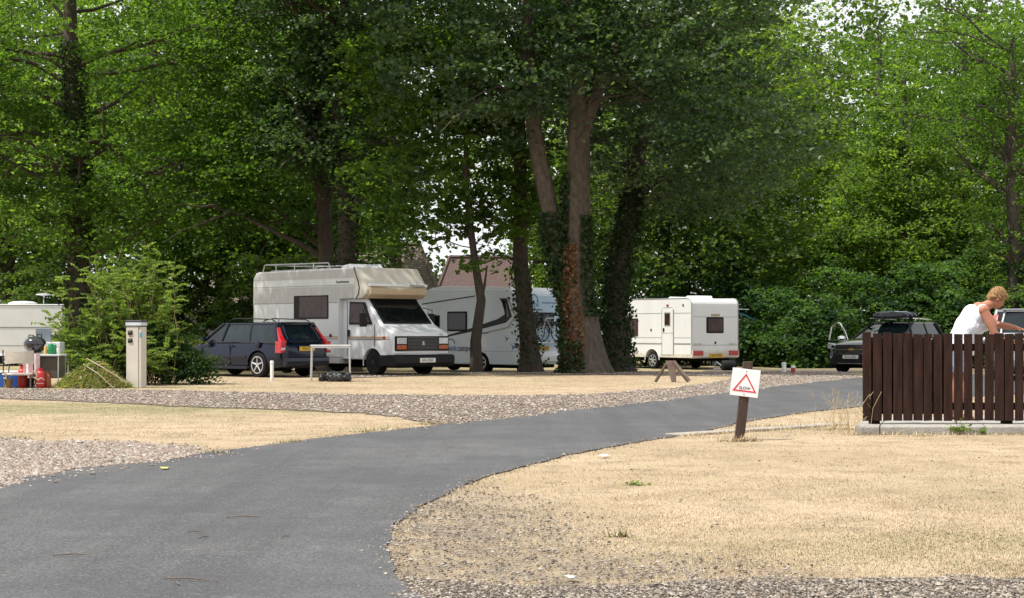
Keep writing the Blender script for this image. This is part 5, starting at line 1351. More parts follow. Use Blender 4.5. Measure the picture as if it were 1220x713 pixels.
def awning():
    Y = 65; x = X_(890, Y)
    t = empty('teal_awning', (x-.25, Y+.8, gz(Y)), 0, 'dark teal and navy awning tent behind the touring caravan', 'awning')
    t.scale = (.75, .8, .97)
    MB().prism([(-1.3, 0), (-1.2, 1.85), (-.6, 2.2), (.2, 2.05), (.9, 1.7), (1.1, 0)], -1.0, 1.0).build('wall', mat('navy_canvas', (.012, .022, .04), .8, var=.2, bump=.3), t, bevel=.03)
    q = MB(); q.prism([(-1.3, 1.80), (-.6, 2.17), (.2, 2.02), (1.3, 1.60), (1.3, 1.66), (.2, 2.10), (-.6, 2.25), (-1.3, 1.87)], -1.12, 1.1); q.build('roof', mat('teal_canvas', (.012, .10, .13), .7, var=.1), t)
    q = MB(); q.tube([(-.75, -.6, 2.32), (.5, -.6, 2.28)], .02, 6); q.build('ridge_pole', m_alu, t)
awning()

# ------------------------------------------------------------------ houses beyond the trees
def roof_mat(name, a, b, sc, axis=(0, 0, 0)):
    m = bpy.data.materials.new(name); m.use_nodes = True; ns, ls = m.node_tree.nodes, m.node_tree.links; p = ns['Principled BSDF']; setin(p, 'Roughness', .9)
    t = ns.new('ShaderNodeTexCoord'); mp = ns.new('ShaderNodeMapping'); mp.inputs['Scale'].default_value = (1, 1, 1); ls.new(t.outputs['UV'] if False else t.outputs['Object'], mp.inputs['Vector'])
    br = ns.new('ShaderNodeTexBrick'); br.inputs['Scale'].default_value = sc; br.inputs['Color1'].default_value = (*a, 1); br.inputs['Color2'].default_value = (*b, 1); br.inputs['Mortar'].default_value = (*[q*.55 for q in b], 1)
    br.inputs['Mortar Size'].default_value = .045; br.inputs['Brick Width'].default_value = .55; br.inputs['Row Height'].default_value = .32
    mp.inputs['Rotation'].default_value = (R(90), 0, 0)
    ls.new(mp.outputs['Vector'], br.inputs['Vector']); ls.new(br.outputs['Color'], p.inputs['Base Color'])
    b_ = ns.new('ShaderNodeBump'); b_.inputs['Strength'].default_value = .8; ls.new(br.outputs['Fac'], b_.inputs['Height']); b_.invert = True; ls.new(b_.outputs['Normal'], p.inputs['Normal'])
    return m
m_tile1 = roof_mat('pale_rough_tiles', (.27, .22, .175), (.19, .155, .125), 3.0)
m_tile2 = roof_mat('plum_tiles', (.14, .085, .08), (.10, .065, .06), 5.0)
m_render = mat('cream_render', (.52, .48, .42), .9, bump=.2)
def house(px0, px1, Y, ztop, zeave, label, rm, hip=1.0, depth=4.0):
    x0, x1 = X_(px0, Y), X_(px1, Y); g = gz(Y); cx = (x0+x1)/2; w = (x1-x0)/2
    t = empty('house', (cx, Y+depth, g), 0, label, 'house', 'houses beyond the trees')
    MB().box(-w+.3, w-.3, -depth+.4, depth-.4, 0, zeave).build('wall', m_render, t)
    q = MB(); q.add([(-w, -depth, zeave-.1), (w, -depth, zeave-.1), (w, depth, zeave-.1), (-w, depth, zeave-.1), (-w+hip, 0, ztop), (w-hip, 0, ztop)], [(0, 1, 5, 4), (1, 2, 5), (2, 3, 4, 5), (3, 0, 4), (3, 2, 1, 0)])
    rf = q.build('roof', rm, t)
    q = MB(); q.tube([(-w+hip, 0, ztop+.03), (w-hip, 0, ztop+.03)], .12, 6)
    for s in (-1, 1): q.tube([(s*(w-hip), 0, ztop+.03), (s*w, -depth, zeave-.07)], .10, 6)
    q.build('ridge_tiles', rm, rf)
    for k in (-.5, .5):
        f = MB().box(k*w-.6, k*w+.6, -depth+.37, -depth+.5, .9, 2.1).build('window', m_cabw, t); MB().box(k*w-.5, k*w+.5, -depth+.35, -depth+.45, 1.0, 2.0).build('pane', m_glass, f)
    return t
house(380, 533, 84, 5.9, 2.3, 'low house with a pale rough-tiled roof behind the dark tree pair', m_tile1, 1.6)
house(512, 640, 90, 5.5, 2.6, 'house with a plum-coloured tiled roof seen beside the thin maple', m_tile2, .9, 4.5)
house(210, 285, 88, 4.4, 2.4, 'house with a pale tiled roof glimpsed beside the half-hidden white van', m_tile1, .9)
# ------------------------------------------------------------------ fence, slab, sign, post
m_fence = mat('brown_stained_wood', (.050, .025, .019), .8, col2=(.017, .009, .007), vscale=3, stretch=(5, 5, .6), bump=.5, bscale=18, spec=.15)
m_fence2 = mat('brown_stained_rail', (.022, .012, .009), .85, vscale=4, bump=.4, spec=.1)
m_conc = mat('concrete_slab', (.40, .385, .35), .9, col2=(.30, .285, .255), vscale=7, bump=.6, bscale=55)
m_conc2 = mat('concrete_kerb', (.38, .35, .30), .9, col2=(.27, .25, .21), vscale=5, bump=.5, bscale=50)

def slab():
    t = empty('concrete_slab', (3.95, 19.35, 0), 0, 'long pale concrete slab under the brown fence, cracked near its end', 'slab')
    rng_ = random.Random(4)
    def piece(x0, x1, z1=.105, y0=0.0, y1=1.9):
        q = MB(); n = max(2, int((x1-x0)/.25)); lo = []; 
        rings = []
        for i in range(n+1):
            x = x0+(x1-x0)*i/n; e = rng_.uniform(-.012, .012)
            k = .55*max(0, 1-x/4.2); rings.append([(x, y0+e, -.05), (x, y0+e, z1-.02), (x, y0+e+.018, z1), (x+k, y1, z1), (x+k, y1, -.05)])
        q.loft(rings); return q.build('slab_piece', m_conc, t, bevel=.006)
    piece(.0, .285); piece(.297, 1.5); piece(1.512, 4.2)
slab()
def kerb():
    t = empty('concrete_edging', (0, 0, 0), 0, 'flat concrete edging strip in the dry grass beside the road sign', 'edging')
    q = MB(); a, b = G(812, 520), G(1012, 507)
    for i in range(4):
        p0 = (a[0]+(b[0]-a[0])*i/4+.008, a[1]+(b[1]-a[1])*i/4); p1 = (a[0]+(b[0]-a[0])*(i+1)/4-.004, a[1]+(b[1]-a[1])*(i+1)/4)
        d = Vector((p1[0]-p0[0], p1[1]-p0[1])).normalized(); nrm = Vector((-d.y, d.x))*.26
        q.prism([p0, p1, (p1[0]+nrm.x, p1[1]+nrm.y), (p0[0]+nrm.x, p0[1]+nrm.y)], -.04, .022+.003*(i % 2), 'z')
    q.build('edging_stones', m_conc2, t, bevel=.008)
kerb()
def fence():
    t = empty('picket_fence', (4.1, 19.62, .1), 0, 'dark brown board fence on a concrete slab in front of the bending woman', 'fence')
    r = random.Random(8); x = .0; Y = 19.62
    pn = MB(); bk = MB()
    for i in range(22):
        w = .101+r.uniform(-.007, .007); z1 = 1.07+r.uniform(-.012, .010); ti = r.uniform(-.004, .004); top = r.uniform(-.008, .008)
        pn.add([(x+q, y, z) for y in (-.011, .011) for q, z in ((0, .045+r.uniform(-.004, .004)), (w, .045+r.uniform(-.004, .004)), (w+ti, z1+top), (ti, z1))], [(0, 1, 2, 3), (7, 6, 5, 4), (0, 4, 5, 1), (1, 5, 6, 2), (2, 6, 7, 3), (3, 7, 4, 0)])
        x += .119+r.uniform(-.003, .004)
    pn.build('slat_panel', m_fence, t, bevel=.003)
    x1 = x
    for z in (.17, .86):
        q = MB(); q.box(.03, x1, .012, .055, z, z+.085); q.build('rail', m_fence2, t, bevel=.005)
    for px in (.10, 1.655):
        q = MB(); q.box(px, px+.115, .056, .165, .0, 1.0); q.build('post', m_fence2, t, bevel=.006)
    # rear boards close the gaps over part of the run
    for i in range(8):
        a = .06+i*.119; bk.box(a, a+.10, .057, .079, .12, 1.02)
    for i in range(5):
        a = 1.80+i*.119; bk.box(a, a+.10, .057, .079, .12, 1.02)
    bk.build('rear_slats', m_fence2, t, bevel=.003)
    # nail heads and a bright knot
    q = MB()
    for k in (6, 9, 15):
        q.ball((.04+k*.119+.05, -.013, 1.0), (.006, .003, .008), 6, 4)
    q.build('nail_head', m_alu, t)
fence()

# weeds growing from the slab joint
def weed(x, Y, z, label, seed, h=.12, n=70, w=.1):
    rng = np.random.default_rng(seed); p = rng.normal(0, w*.5, (n, 3)); p[:, 2] = np.abs(rng.normal(0, h*.5, n)); p[:, 1] *= .5
    t = empty('small_weed', (x, Y, z), 0, label, 'weed', 'small weeds')
    V, T, tt = leaf_arrays(p, .045, .6, None, rng, .3); fast_mesh('leaves', V, T, L_bush, t, tt)
    mb = MB()
    for i in range(8): mb.tube([(rng.normal(0, .01), rng.normal(0, .01), 0), tuple(p[i])], .002, 3)
    mb.build('stem', m_bark_d, t)
weed(5.15, 19.32, .04, 'green weed growing over the slab edge under the fence', 1, .09, 90, .12)
weed(5.42, 19.30, .02, 'tiny weed with a pale flower beside the larger slab weed', 2, .06, 30, .06)
weed(.95, 13.0, .0, 'tiny green tuft alone in the dry grass in the middle of the near lawn', 3, .03, 30, .07)
# dry stalks at the end of the slab
mb = MB(); rng = np.random.default_rng(4)
for i in range(26):
    x = rng.normal(3.82, .16); y = rng.normal(19.5, .2); h = rng.uniform(.15, .5); mb.tube([(x, y, 0), (x+rng.normal(0, .03), y, h*.6), (x+rng.normal(0, .08), y, h)], .0025, 4)
    for k in range(3): z = h*rng.uniform(.5, 1); mb.tube([(x, y, z), (x+rng.normal(0, .06), y+rng.normal(0, .04), z+.05)], .002, 3)
tag(mb.build('dry_weed', mat('straw_stalk', (.45, .36, .20), .9)), 'dry straw-coloured weed stalks standing at the near end of the slab', 'weed', 'small weeds')

def sign():
    Y = 18.35; x = X_(880.5, Y)
    t = empty('warning_sign', (x, Y, 0), 0, 'white square SLOW sign with a red triangle on a leaning wooden post', 'sign')
    piv = R(6.5)
    def L(px, z): return (px+math.tan(piv)*z, z)
    w = .052
    q = MB(); q.add([(a+math.tan(piv)*z, y, z) for z in (-.1, .86) for a, y in ((-w, -.035), (w, -.035), (w, .035), (-w, .035))], [(0, 3, 2, 1), (4, 5, 6, 7), (0, 1, 5, 4), (1, 2, 6, 5), (2, 3, 7, 6), (3, 0, 4, 7)])
    q.build('post', mat('weathered_brown_post', (.085, .050, .035), .85, col2=(.045, .028, .022), stretch=(5, 5, .5), vscale=5, bump=.8, bscale=20), t, bevel=.006)
    b = empty('sign_board', (.062, -.042, .63)); b.parent = t; b.rotation_euler = (R(-2), R(6.8), R(-7))
    bp = MB(); bp.box(-.152, .152, -.004, .004, -.150, .150); bp.build('board', mat('white_sign_face', (.80, .80, .82), .4, var=.03), b, bevel=.003)
    tr = MB(); A = (0, .102); B = (-.130, -.098); C_ = (.130, -.098); c = (0, -.03); k = .80
    def sh(p, f): return (c[0]+(p[0]-c[0])*f, c[1]+(p[1]-c[1])*f)
    for p, q2 in ((A, B), (B, C_), (C_, A)):
        tr.prism([p, q2, sh(q2, k), sh(p, k)], -.0075, -.0045)
    tr.build('red_triangle', mat('sign_red', (.62, .012, .03), .4, var=.03), b)
    text('SLOW', .046, m_ink, b, (0, -.0065, -.060), (R(90), 0, 0), ext=.0008, align='CENTER', sx=.95)
    for z in (-.1, .1):
        MB().lathe([(.006, -.004), (.006, -.008), (.001, -.009)], 8, 'y', (0, 0, z*1.25)).build('bolt', m_steel, b)
sign()
a_, b_ = G(812, 520), G(1012, 507); r9 = np.random.default_rng(12); f9 = r9.uniform(0, 1, (1500, 1))
blades('grass_fringe', np.array(a_)*(1-f9)+np.array(b_)*f9+r9.normal(0, 1, (1500, 2))*[.05, .05]+[0, -.03], .05, 19, .08)
blades('grass_fringe', np.stack([r9.uniform(3.9, 8, 1500), 19.31+r9.normal(0, .03, 1500)], 1), .05, 20, .15)
# dry grass collar where the post enters the ground
cpt = np.array(G(880, 526)); blades('grass_tufts', cpt+np.random.default_rng(3).normal(0, 1, (160, 2))*[.10, .05], .09, 12, .05)

def hookup():
    Y = 35.2; x = X_(162.5, Y); t = empty('hook_up_post', (x, Y, 0), R(-14), 'cream electric hook-up pedestal with two dark sockets by the bush', 'hook-up post')
    mc = mat('cream_enamel', (.60, .56, .49), .55, var=.08, vscale=3)
    MB().box(-.17, .11, -.13, .13, 0, 1.30).build('cabinet', mc, t, bevel=.012)
    MB().box(.118, .17, -.12, .13, 0, 1.28).build('side_cover', mc, t, bevel=.01)
    MB().box(.108, .12, -.11, .12, 0.02, 1.26).build('cover_gap', mat('brown_gap', (.10, .05, .035), .8), t)
    MB().box(-.18, .18, -.14, .14, 1.30, 1.37).build('lamp_band', mat('pale_blue_band', (.62, .66, .70), .4), t, bevel=.006)
    MB().box(-.185, .185, -.145, .145, 1.37, 1.415).build('cap', mat('slate_cap', (.05, .055, .07), .5), t, bevel=.012)
    MB().box(-.18, .18, -.142, .142, 1.285, 1.30).build('cap', bpy.data.materials['slate_cap'], t)
    for z in (1.155, .99):
        s = MB().box(-.125, -.025, -.15, -.125, z-.045, z+.045).build('socket', m_rubber, t, bevel=.008)
        MB().box(-.115, -.035, -.162, -.15, z-.01, z+.038).build('flap', mat('olive_flap', (.09, .10, .06), .5), s, bevel=.008)
    MB().box(-.10, -.05, -.138, -.129, 1.075, 1.095).build('label_tab', m_amber, t)
    MB().box(.14, .176, -.14, -.09, 1.06, 1.16).build('blue_socket', mat('socket_blue', (.10, .35, .55), .5), t, bevel=.006)
hookup()

# ------------------------------------------------------------------ marker posts
m_wpost = mat('white_plastic_post', (.74, .74, .72), .5, var=.06)
def marker(px, py, h, r, label, m, cap=None):
    X, Y = G(px, py); z = gz(Y)
    t = empty('marker_post', (X, Y, z), 0, label, 'marker post', 'pitch marker posts')
    q = MB(); q.lathe([(r, -.05), (r, h-.02), (r*.8, h), (.002, h+.004)], 14); q.build('post', m, t, smooth=True, angle=50)
    if cap:
        q = MB(); q.lathe([(r*1.1, h-.05), (r*1.1, h-.0), (r*.8, h+.02), (.002, h+.024)], 14); q.build('cap', cap, t, smooth=True, angle=50)
marker(324, 454, .46, .042, 'short white marker post beside the rear wheel of the blue estate', m_wpost, m_wpost)
marker(934, 443.2, .28, .065, 'slim white marker post before the dark hedge', m_wpost, m_wpost)
marker(945, 444.5, .20, .06, 'stubby red marker post with a white top', mat('red_post', (.35, .02, .03), .5), m_wpost)

# ------------------------------------------------------------------ folding table, rubbish sack
def ftable():
    X, Y = G(394, 454.5); t = empty('folding_table', (X, Y, 0), R(4), 'white folding table on thin metal legs behind the rear of the blue estate', 'table')
    MB().box(-.47, .47, -.28, .28, .83, .86).build('tabletop', mat('table_white', (.70, .71, .72), .4), t, bevel=.008)
    MB().box(-.45, .45, -.26, .26, .79, .828).build('apron', m_alu, t)
    for sx in (-1, 1):
        for sy in (-1, 1):
            q = MB(); q.tube([(sx*.44, sy*.25, .80), (sx*.46, sy*.27, .0)], .014, 8); q.build('leg', m_alu, t)
    for sx in (-1, 1):
        q = MB(); q.tube([(sx*.455, -.26, .06), (sx*.455, .26, .06)], .010, 6); q.build('stretcher', m_alu, t)
ftable()
def sack():
    X, Y = G(398, 455); rng = np.random.default_rng(5); mb = MB()
    for i in range(12):
        mb.ball((rng.uniform(-.36, .36), rng.uniform(-.14, .14), .07), (rng.uniform(.07, .14), rng.uniform(.07, .12), rng.uniform(.08, .17)), 10, 7)
    t = mb.build('crumpled_sack', mat('black_film', (.012, .013, .015), .35, bump=.8, bscale=20)); t.location = (X, Y+.05, .02)
    rm = t.modifiers.new('r', 'REMESH'); rm.mode = 'VOXEL'; rm.voxel_size = .02
    tx = bpy.data.textures.new('crumple', 'CLOUDS'); tx.noise_scale = .06
    d = t.modifiers.new('d', 'DISPLACE'); d.texture = tx; d.strength = .05; freeze(t)
    tag(t, 'crumpled black plastic sack lying under the white folding table', 'sack')
sack()
# ------------------------------------------------------------------ low timber trestle
def trestle():
    X, Y = G(799, 455.5); m1 = mat('weathered_timber', (.24, .18, .15), .9, col2=(.14, .10, .085), vscale=6, bump=.5); m2 = mat('dark_timber', (.09, .06, .045), .9, bump=.4)
    t = empty('wooden_trestle', (X, Y, 0), 0, 'small leaning wooden trestle of old boards on the gravel before the touring caravan', 'trestle')
    q = MB(); q.prism([(-.12, .50), (.12, .50), (.13, .0), (.02, .0)], -.03, .0); q.build('board', m1, t, bevel=.005)
    q = MB(); q.tube([(.06, -.02, .47), (.42, -.06, .02)], .055, 4); q.build('board', m1, t)
    q = MB(); q.tube([(-.08, .02, .46), (-.36, -.03, .0)], .036, 4); q.build('leg', m2, t)
    q = MB(); q.tube([(-.02, .05, .48), (.14, .45, .0)], .036, 4); q.build('leg', m2, t)
trestle()

# ------------------------------------------------------------------ camp kitchen on the left
def camp():
    Y = 34.9
    px = lambda p, y=Y: X_(p, y)
    mk_ = None
    zz = lambda q, y=Y: 1.2-(q-394)*y/2000
    mcl = mat('beige_canvas', (.56, .50, .42), .85, bump=.2, bscale=80); mdk = mat('dark_steel_tube', (.05, .05, .055), .5)
    # chair
    t = empty('camping_chair', (px(23), Y-.15, 0), 0, 'beige canvas folding chair with a curved arm, its back to the road', 'chair')
    def curved(x0, x1, z0, z1, y, dep, tk=.03):
        q = MB(); n = 8; rings = []
        for i in range(n+1):
            f = i/n; x = x0+(x1-x0)*f; yy = y-dep*math.sin(math.pi*f)
            rings.append([(x, yy, z0+.02*math.sin(math.pi*f)), (x, yy+tk, z0+.02*math.sin(math.pi*f)), (x, yy+tk, z1-.03*math.sin(math.pi*f)), (x, yy, z1-.03*math.sin(math.pi*f))])
        return q.loft(rings)
    curved(-.26, .34, .50, .79, .0, .07).build('backrest', mcl, t, smooth=True, angle=40)
    q = MB(); q.box(-.33, .26, .02, .48, .27, .31); q.build('seat', mat('pale_seat', (.66, .62, .57), .8), t, bevel=.02)
    for s in (-1, 1):
        xo = -.30 if s < 0 else .33
        q = MB(); q.tube([(xo, .02, .80), (xo, .05, .30), (xo, .30, .0)], .014, 6); q.build('leg', mdk, t)
        q = MB(); q.tube([(xo, .46, .48), (xo, .40, .30), (xo, .02, .0)], .014, 6); q.build('leg', mdk, t)
        q = MB(); q.tube([(xo, -.02, .33), (xo+.04, -.10, .36), (xo+.09, -.08, .30), (xo+.07, .0, .20), (xo-.0, .1, .22)], .018, 7); q.build('arm', mcl, t)
    # table with cloth
    t = empty('camp_table', (px(57, Y+.5), Y+.5, 0), 0, 'small camp table with a dark cupboard below and a white cloth', 'table')
    MB().box(-.33, .33, -.30, .30, .66, .70).build('tabletop', mat('table_top_grey', (.60, .60, .60), .5), t, bevel=.01)
    MB().box(-.26, .30, -.24, .26, .20, .655).build('cupboard', mat('dark_fabric_box', (.10, .085, .06), .9, bump=.3), t, bevel=.02)
    for sx in (-1, 1):
        for sy in (-1, 1): q = MB(); q.tube([(sx*.29, sy*.26, .66), (sx*.29, sy*.26, 0)], .014, 6); q.build('leg', m_alu, t)
    rg = np.random.default_rng(3)
    q = MB(); rings = []
    for i in range(13):
        f = i/12; x = -.42+.34*f; w = .02*math.sin(f*14)
        rings.append([(x, -.33+w, .715), (x, -.345+w*1.5, .50), (x, -.35+w*2.2, .26+.05*math.sin(f*9)), (x, -.335+w*2.2, .26+.05*math.sin(f*9)), (x, -.33+w*1.5, .50), (x, -.315+w, .70)])
    tc = q.loft(rings).build('towel', mat('pink_white_cloth', (.70, .62, .62), .9, col2=(.62, .40, .42), vscale=9), smooth=True); tc.location = (px(57, Y+.5), Y+.5, 0)
    tag(tc, 'pale pinkish cloth hanging over the side of the camp table', 'cloth')
    def can(x, y, z, r, h, m, label, name='drink_can', cat='can', capm=None, grp=None):
        t = empty(name, (x, y, z), 0, label, cat, grp)
        q = MB(); q.lathe([(r*.85, 0), (r, .01), (r, h-.015), (r*.82, h)], 16); q.build('body', m, t, smooth=True, angle=50)
        q = MB(); q.lathe([(r*.6, h), (r*.55, h+.03), (.002, h+.035)], 12); q.build('cap', capm or m_alu, t, smooth=True, angle=50)
    gm = mat('green_can', (.02, .28, .10), .3, metal=.2)
    can(px(60.5, Y+.42), Y+.42, .70, .055, .22, gm, 'green canister on the camp table, the one nearer the barbecue', 'green_canister', 'canister', None, 'green canisters on the camp table')
    can(px(64.5, Y+.46), Y+.46, .70, .05, .20, gm, 'green canister on the camp table, the one nearer the bush', 'green_canister', 'canister', None, 'green canisters on the camp table')
    can(px(54.5, Y+.4), Y+.40, .70, .035, .17, mat('mustard', (.60, .42, .12), .5), 'yellowish sauce bottle on the camp table', 'sauce_bottle', 'bottle')
    can(px(69.5, Y+.45), Y+.45, .70, .04, .13, mat('white_tub', (.70, .70, .68), .5), 'small white tub on the bush side of the camp table', 'plastic_tub', 'tub')
    # storage behind: white box and grey upright lid
    t = empty('camp_kitchen', (px(60, Y+1.5), Y+1.5, 0), 0, 'white camp kitchen unit with an upright grey wind shield', 'camp kitchen')
    MB().box(-.14, .26, -.2, .2, .60, .95).build('cabinet', m_white, t, bevel=.012)
    MB().box(-.35, -.02, .1, .125, .92, 1.25).build('wind_shield', mat('grey_shield', (.17, .20, .23), .5), t, bevel=.03)
    MB().box(-.38, .38, -.22, .22, .57, .598).build('shelf', m_alu, t)
    for sx in (-1, 1):
        for sy in (-1, 1): q = MB(); q.tube([(sx*.34, sy*.18, .58), (sx*.34, sy*.18, 0)], .014, 6); q.build('leg', m_alu, t)
    # kettle barbecue
    t = empty('kettle_barbecue', (px(41.5, Y+1), Y+1.0, .10), 0, 'black domed kettle barbecue between the chair and the camp table', 'barbecue')
    mk = mat('black_enamel', (.012, .012, .014), .15, coat=.8)
    q = MB(); q.lathe([(.03, .60), (.14, .63), (.21, .70), (.235, .80), (.235, .82)], 28); q.build('bowl', mk, t, smooth=True)
    q = MB(); q.lathe([(.24, .815), (.238, .84), (.20, .91), (.12, .96), (.03, .975), (.002, .976)], 28); l = q.build('lid', mk, t, smooth=True)
    q = MB(); q.tube([(-.12, -.05, .95), (-.11, -.05, 1.0), (-.02, -.05, 1.0), (-.0, -.05, .97)], .012, 6); q.build('handle', m_rubber, l)
    q = MB(); q.tube([(.04, 0, .96), (.06, 0, 1.02), (.14, 0, 1.02), (.15, 0, .94)], .012, 6); q.build('handle', m_rubber, l)
    for a in (.5, 2.6, 4.7): q = MB(); q.tube([(math.cos(a)*.15, math.sin(a)*.15, .66), (math.cos(a)*.28, math.sin(a)*.28, -.10)], .012, 6); q.build('leg', m_alu, t)
    # gas cylinders
    mr = mat('red_cylinder', (.50, .03, .025), .4, var=.12, vscale=8)
    def gas(p, dy, r, h, label, m):
        t = empty('gas_cylinder', (px(p, Y+dy), Y+dy, 0), 0, label, 'gas cylinder', 'gas cylinders by the camp table')
        q = MB(); q.lathe([(r*.85, 0), (r*.9, .02), (r, .05), (r, h*.72), (r*.8, h*.82), (r*.35, h*.88), (.03, h*.88)], 20); q.build('tank', m, t, smooth=True, angle=50)
        q = MB(); q.lathe([(r*.55, h*.85), (r*.6, h), (r*.52, h), (r*.5, h*.86)], 16); q.build('collar', m, t, smooth=True, angle=50)
        q = MB(); q.lathe([(.02, h*.86), (.02, h*.95), (.002, h*.96)], 8); q.build('valve', m_alu, t)
        return t
    g = gas(48.5, .05, .095, .42, 'bright red gas cylinder with white print, tallest by the camp table', mr)
    q = MB(); q.tube([(math.cos(a)*.097, math.sin(a)*.097, .19+.02*math.sin(a*4)) for a in [math.pi*(1.1+.8*k/12) for k in range(13)]], .012, 5); q.tube([(math.cos(a)*.097, math.sin(a)*.097, .10) for a in [math.pi*(1.2+.6*k/12) for k in range(13)]], .010, 5); q.build('print', mat('print_white', (.65, .5, .48), .6), g)
    gas(57, .15, .065, .33, 'dull orange-red gas cylinder standing right under the camp table', mat('rusty_cylinder', (.34, .09, .04), .6, var=.2, vscale=10))
    gas(27, .35, .10, .46, 'red gas cylinder half hidden behind the beige chair', mr)
    # tubs under the chair
    def tub(p, dy, w, h, m, label, cat, name):
        t = empty(name, (px(p, Y+dy), Y+dy, 0), 0, label, cat)
        q = MB(); q.lathe([(w*.42, 0), (w*.5, h-.02), (w*.53, h-.02), (w*.53, h), (w*.47, h), (w*.40, .02), (.002, .02)], 20); q.build('bucket', m, t, smooth=True, angle=50)
        q = MB(); q.tube([(-w*.5, 0, h-.02), (-w*.35, -.05, h+.03), (w*.35, -.05, h+.03), (w*.5, 0, h-.02)], .006, 5); q.build('handle', m_alu, t)
    t = empty('cool_box', (px(12, Y+.55), Y+.55, 0), 0, 'blue cool box with pale lid under the camp chair', 'cool box')
    MB().box(-.24, .24, -.15, .15, 0, .30).build('box', mat('box_blue', (.02, .10, .42), .45), t, bevel=.02)
    MB().box(-.25, .25, -.16, .16, .305, .35).build('lid', m_white, t, bevel=.015)
    tub(10, .10, .17, .19, mat('brown_tub', (.30, .17, .06), .6), 'small brown bucket on the ground in front of the blue cool box', 'bucket', 'bucket')
    tub(36, .45, .18, .20, mat('dark_tub', (.04, .04, .05), .6), 'small dark bucket between the red gas cylinders', 'bucket', 'bucket')
    # white picnic bench piece at the picture edge
    t = empty('camp_bench', (px(2, Y+.95), Y+.95, 0), 0, 'white slatted camp side table behind the beige chair', 'side table')
    MB().box(-.5, .62, -.2, .2, .66, .70).build('tabletop', m_white, t, bevel=.01)
    for sx in (-.45, .55):
        for sy in (-.16, .16): q = MB(); q.tube([(sx, sy, .66), (sx, sy, 0)], .014, 6); q.build('leg', m_alu, t)
camp()
# ------------------------------------------------------------------ the woman bending over behind the fence
def skin_mat():
    return mat('tanned_skin', (.44, .20, .125), .5, col2=(.36, .145, .09), vscale=9, spec=.35)
def cone(mb, a, b, ra, rb, seg=16, n=6, bulge=0.0):
    """tapered limb piece with rounded ends"""
    a, b = Vector(a), Vector(b); d = (b-a); L = d.length; d.normalize()
    pts, rad = [], []
    for k in (-.9, -.6, -.25): pts.append(a+d*k*ra); rad.append(ra*math.sqrt(max(.02, 1-k*k)))
    for i in range(n+1):
        f = i/n; pts.append(a+d*L*f); rad.append(ra+(rb-ra)*f+bulge*math.sin(math.pi*f))
    for k in (.25, .6, .9): pts.append(b+d*k*rb); rad.append(rb*math.sqrt(max(.02, 1-k*k)))
    mb.tube(pts, rad, seg)
def ell(mb, c, r, rot=(0, 0, 0), seg=20, rings=14):
    k = MB(); k.ball((0, 0, 0), r, seg, rings); e = Euler(rot).to_matrix()
    mb.add([Vector(c)+e @ v for v in k.v], k.f)
def remesh(o, vox, sm=4):
    r = o.modifiers.new('r', 'REMESH'); r.mode = 'VOXEL'; r.voxel_size = vox; r.use_smooth_shade = True
    s = o.modifiers.new('s', 'SMOOTH'); s.iterations = sm; s.factor = .5
    freeze(o); o.data.shade_smooth(); return o

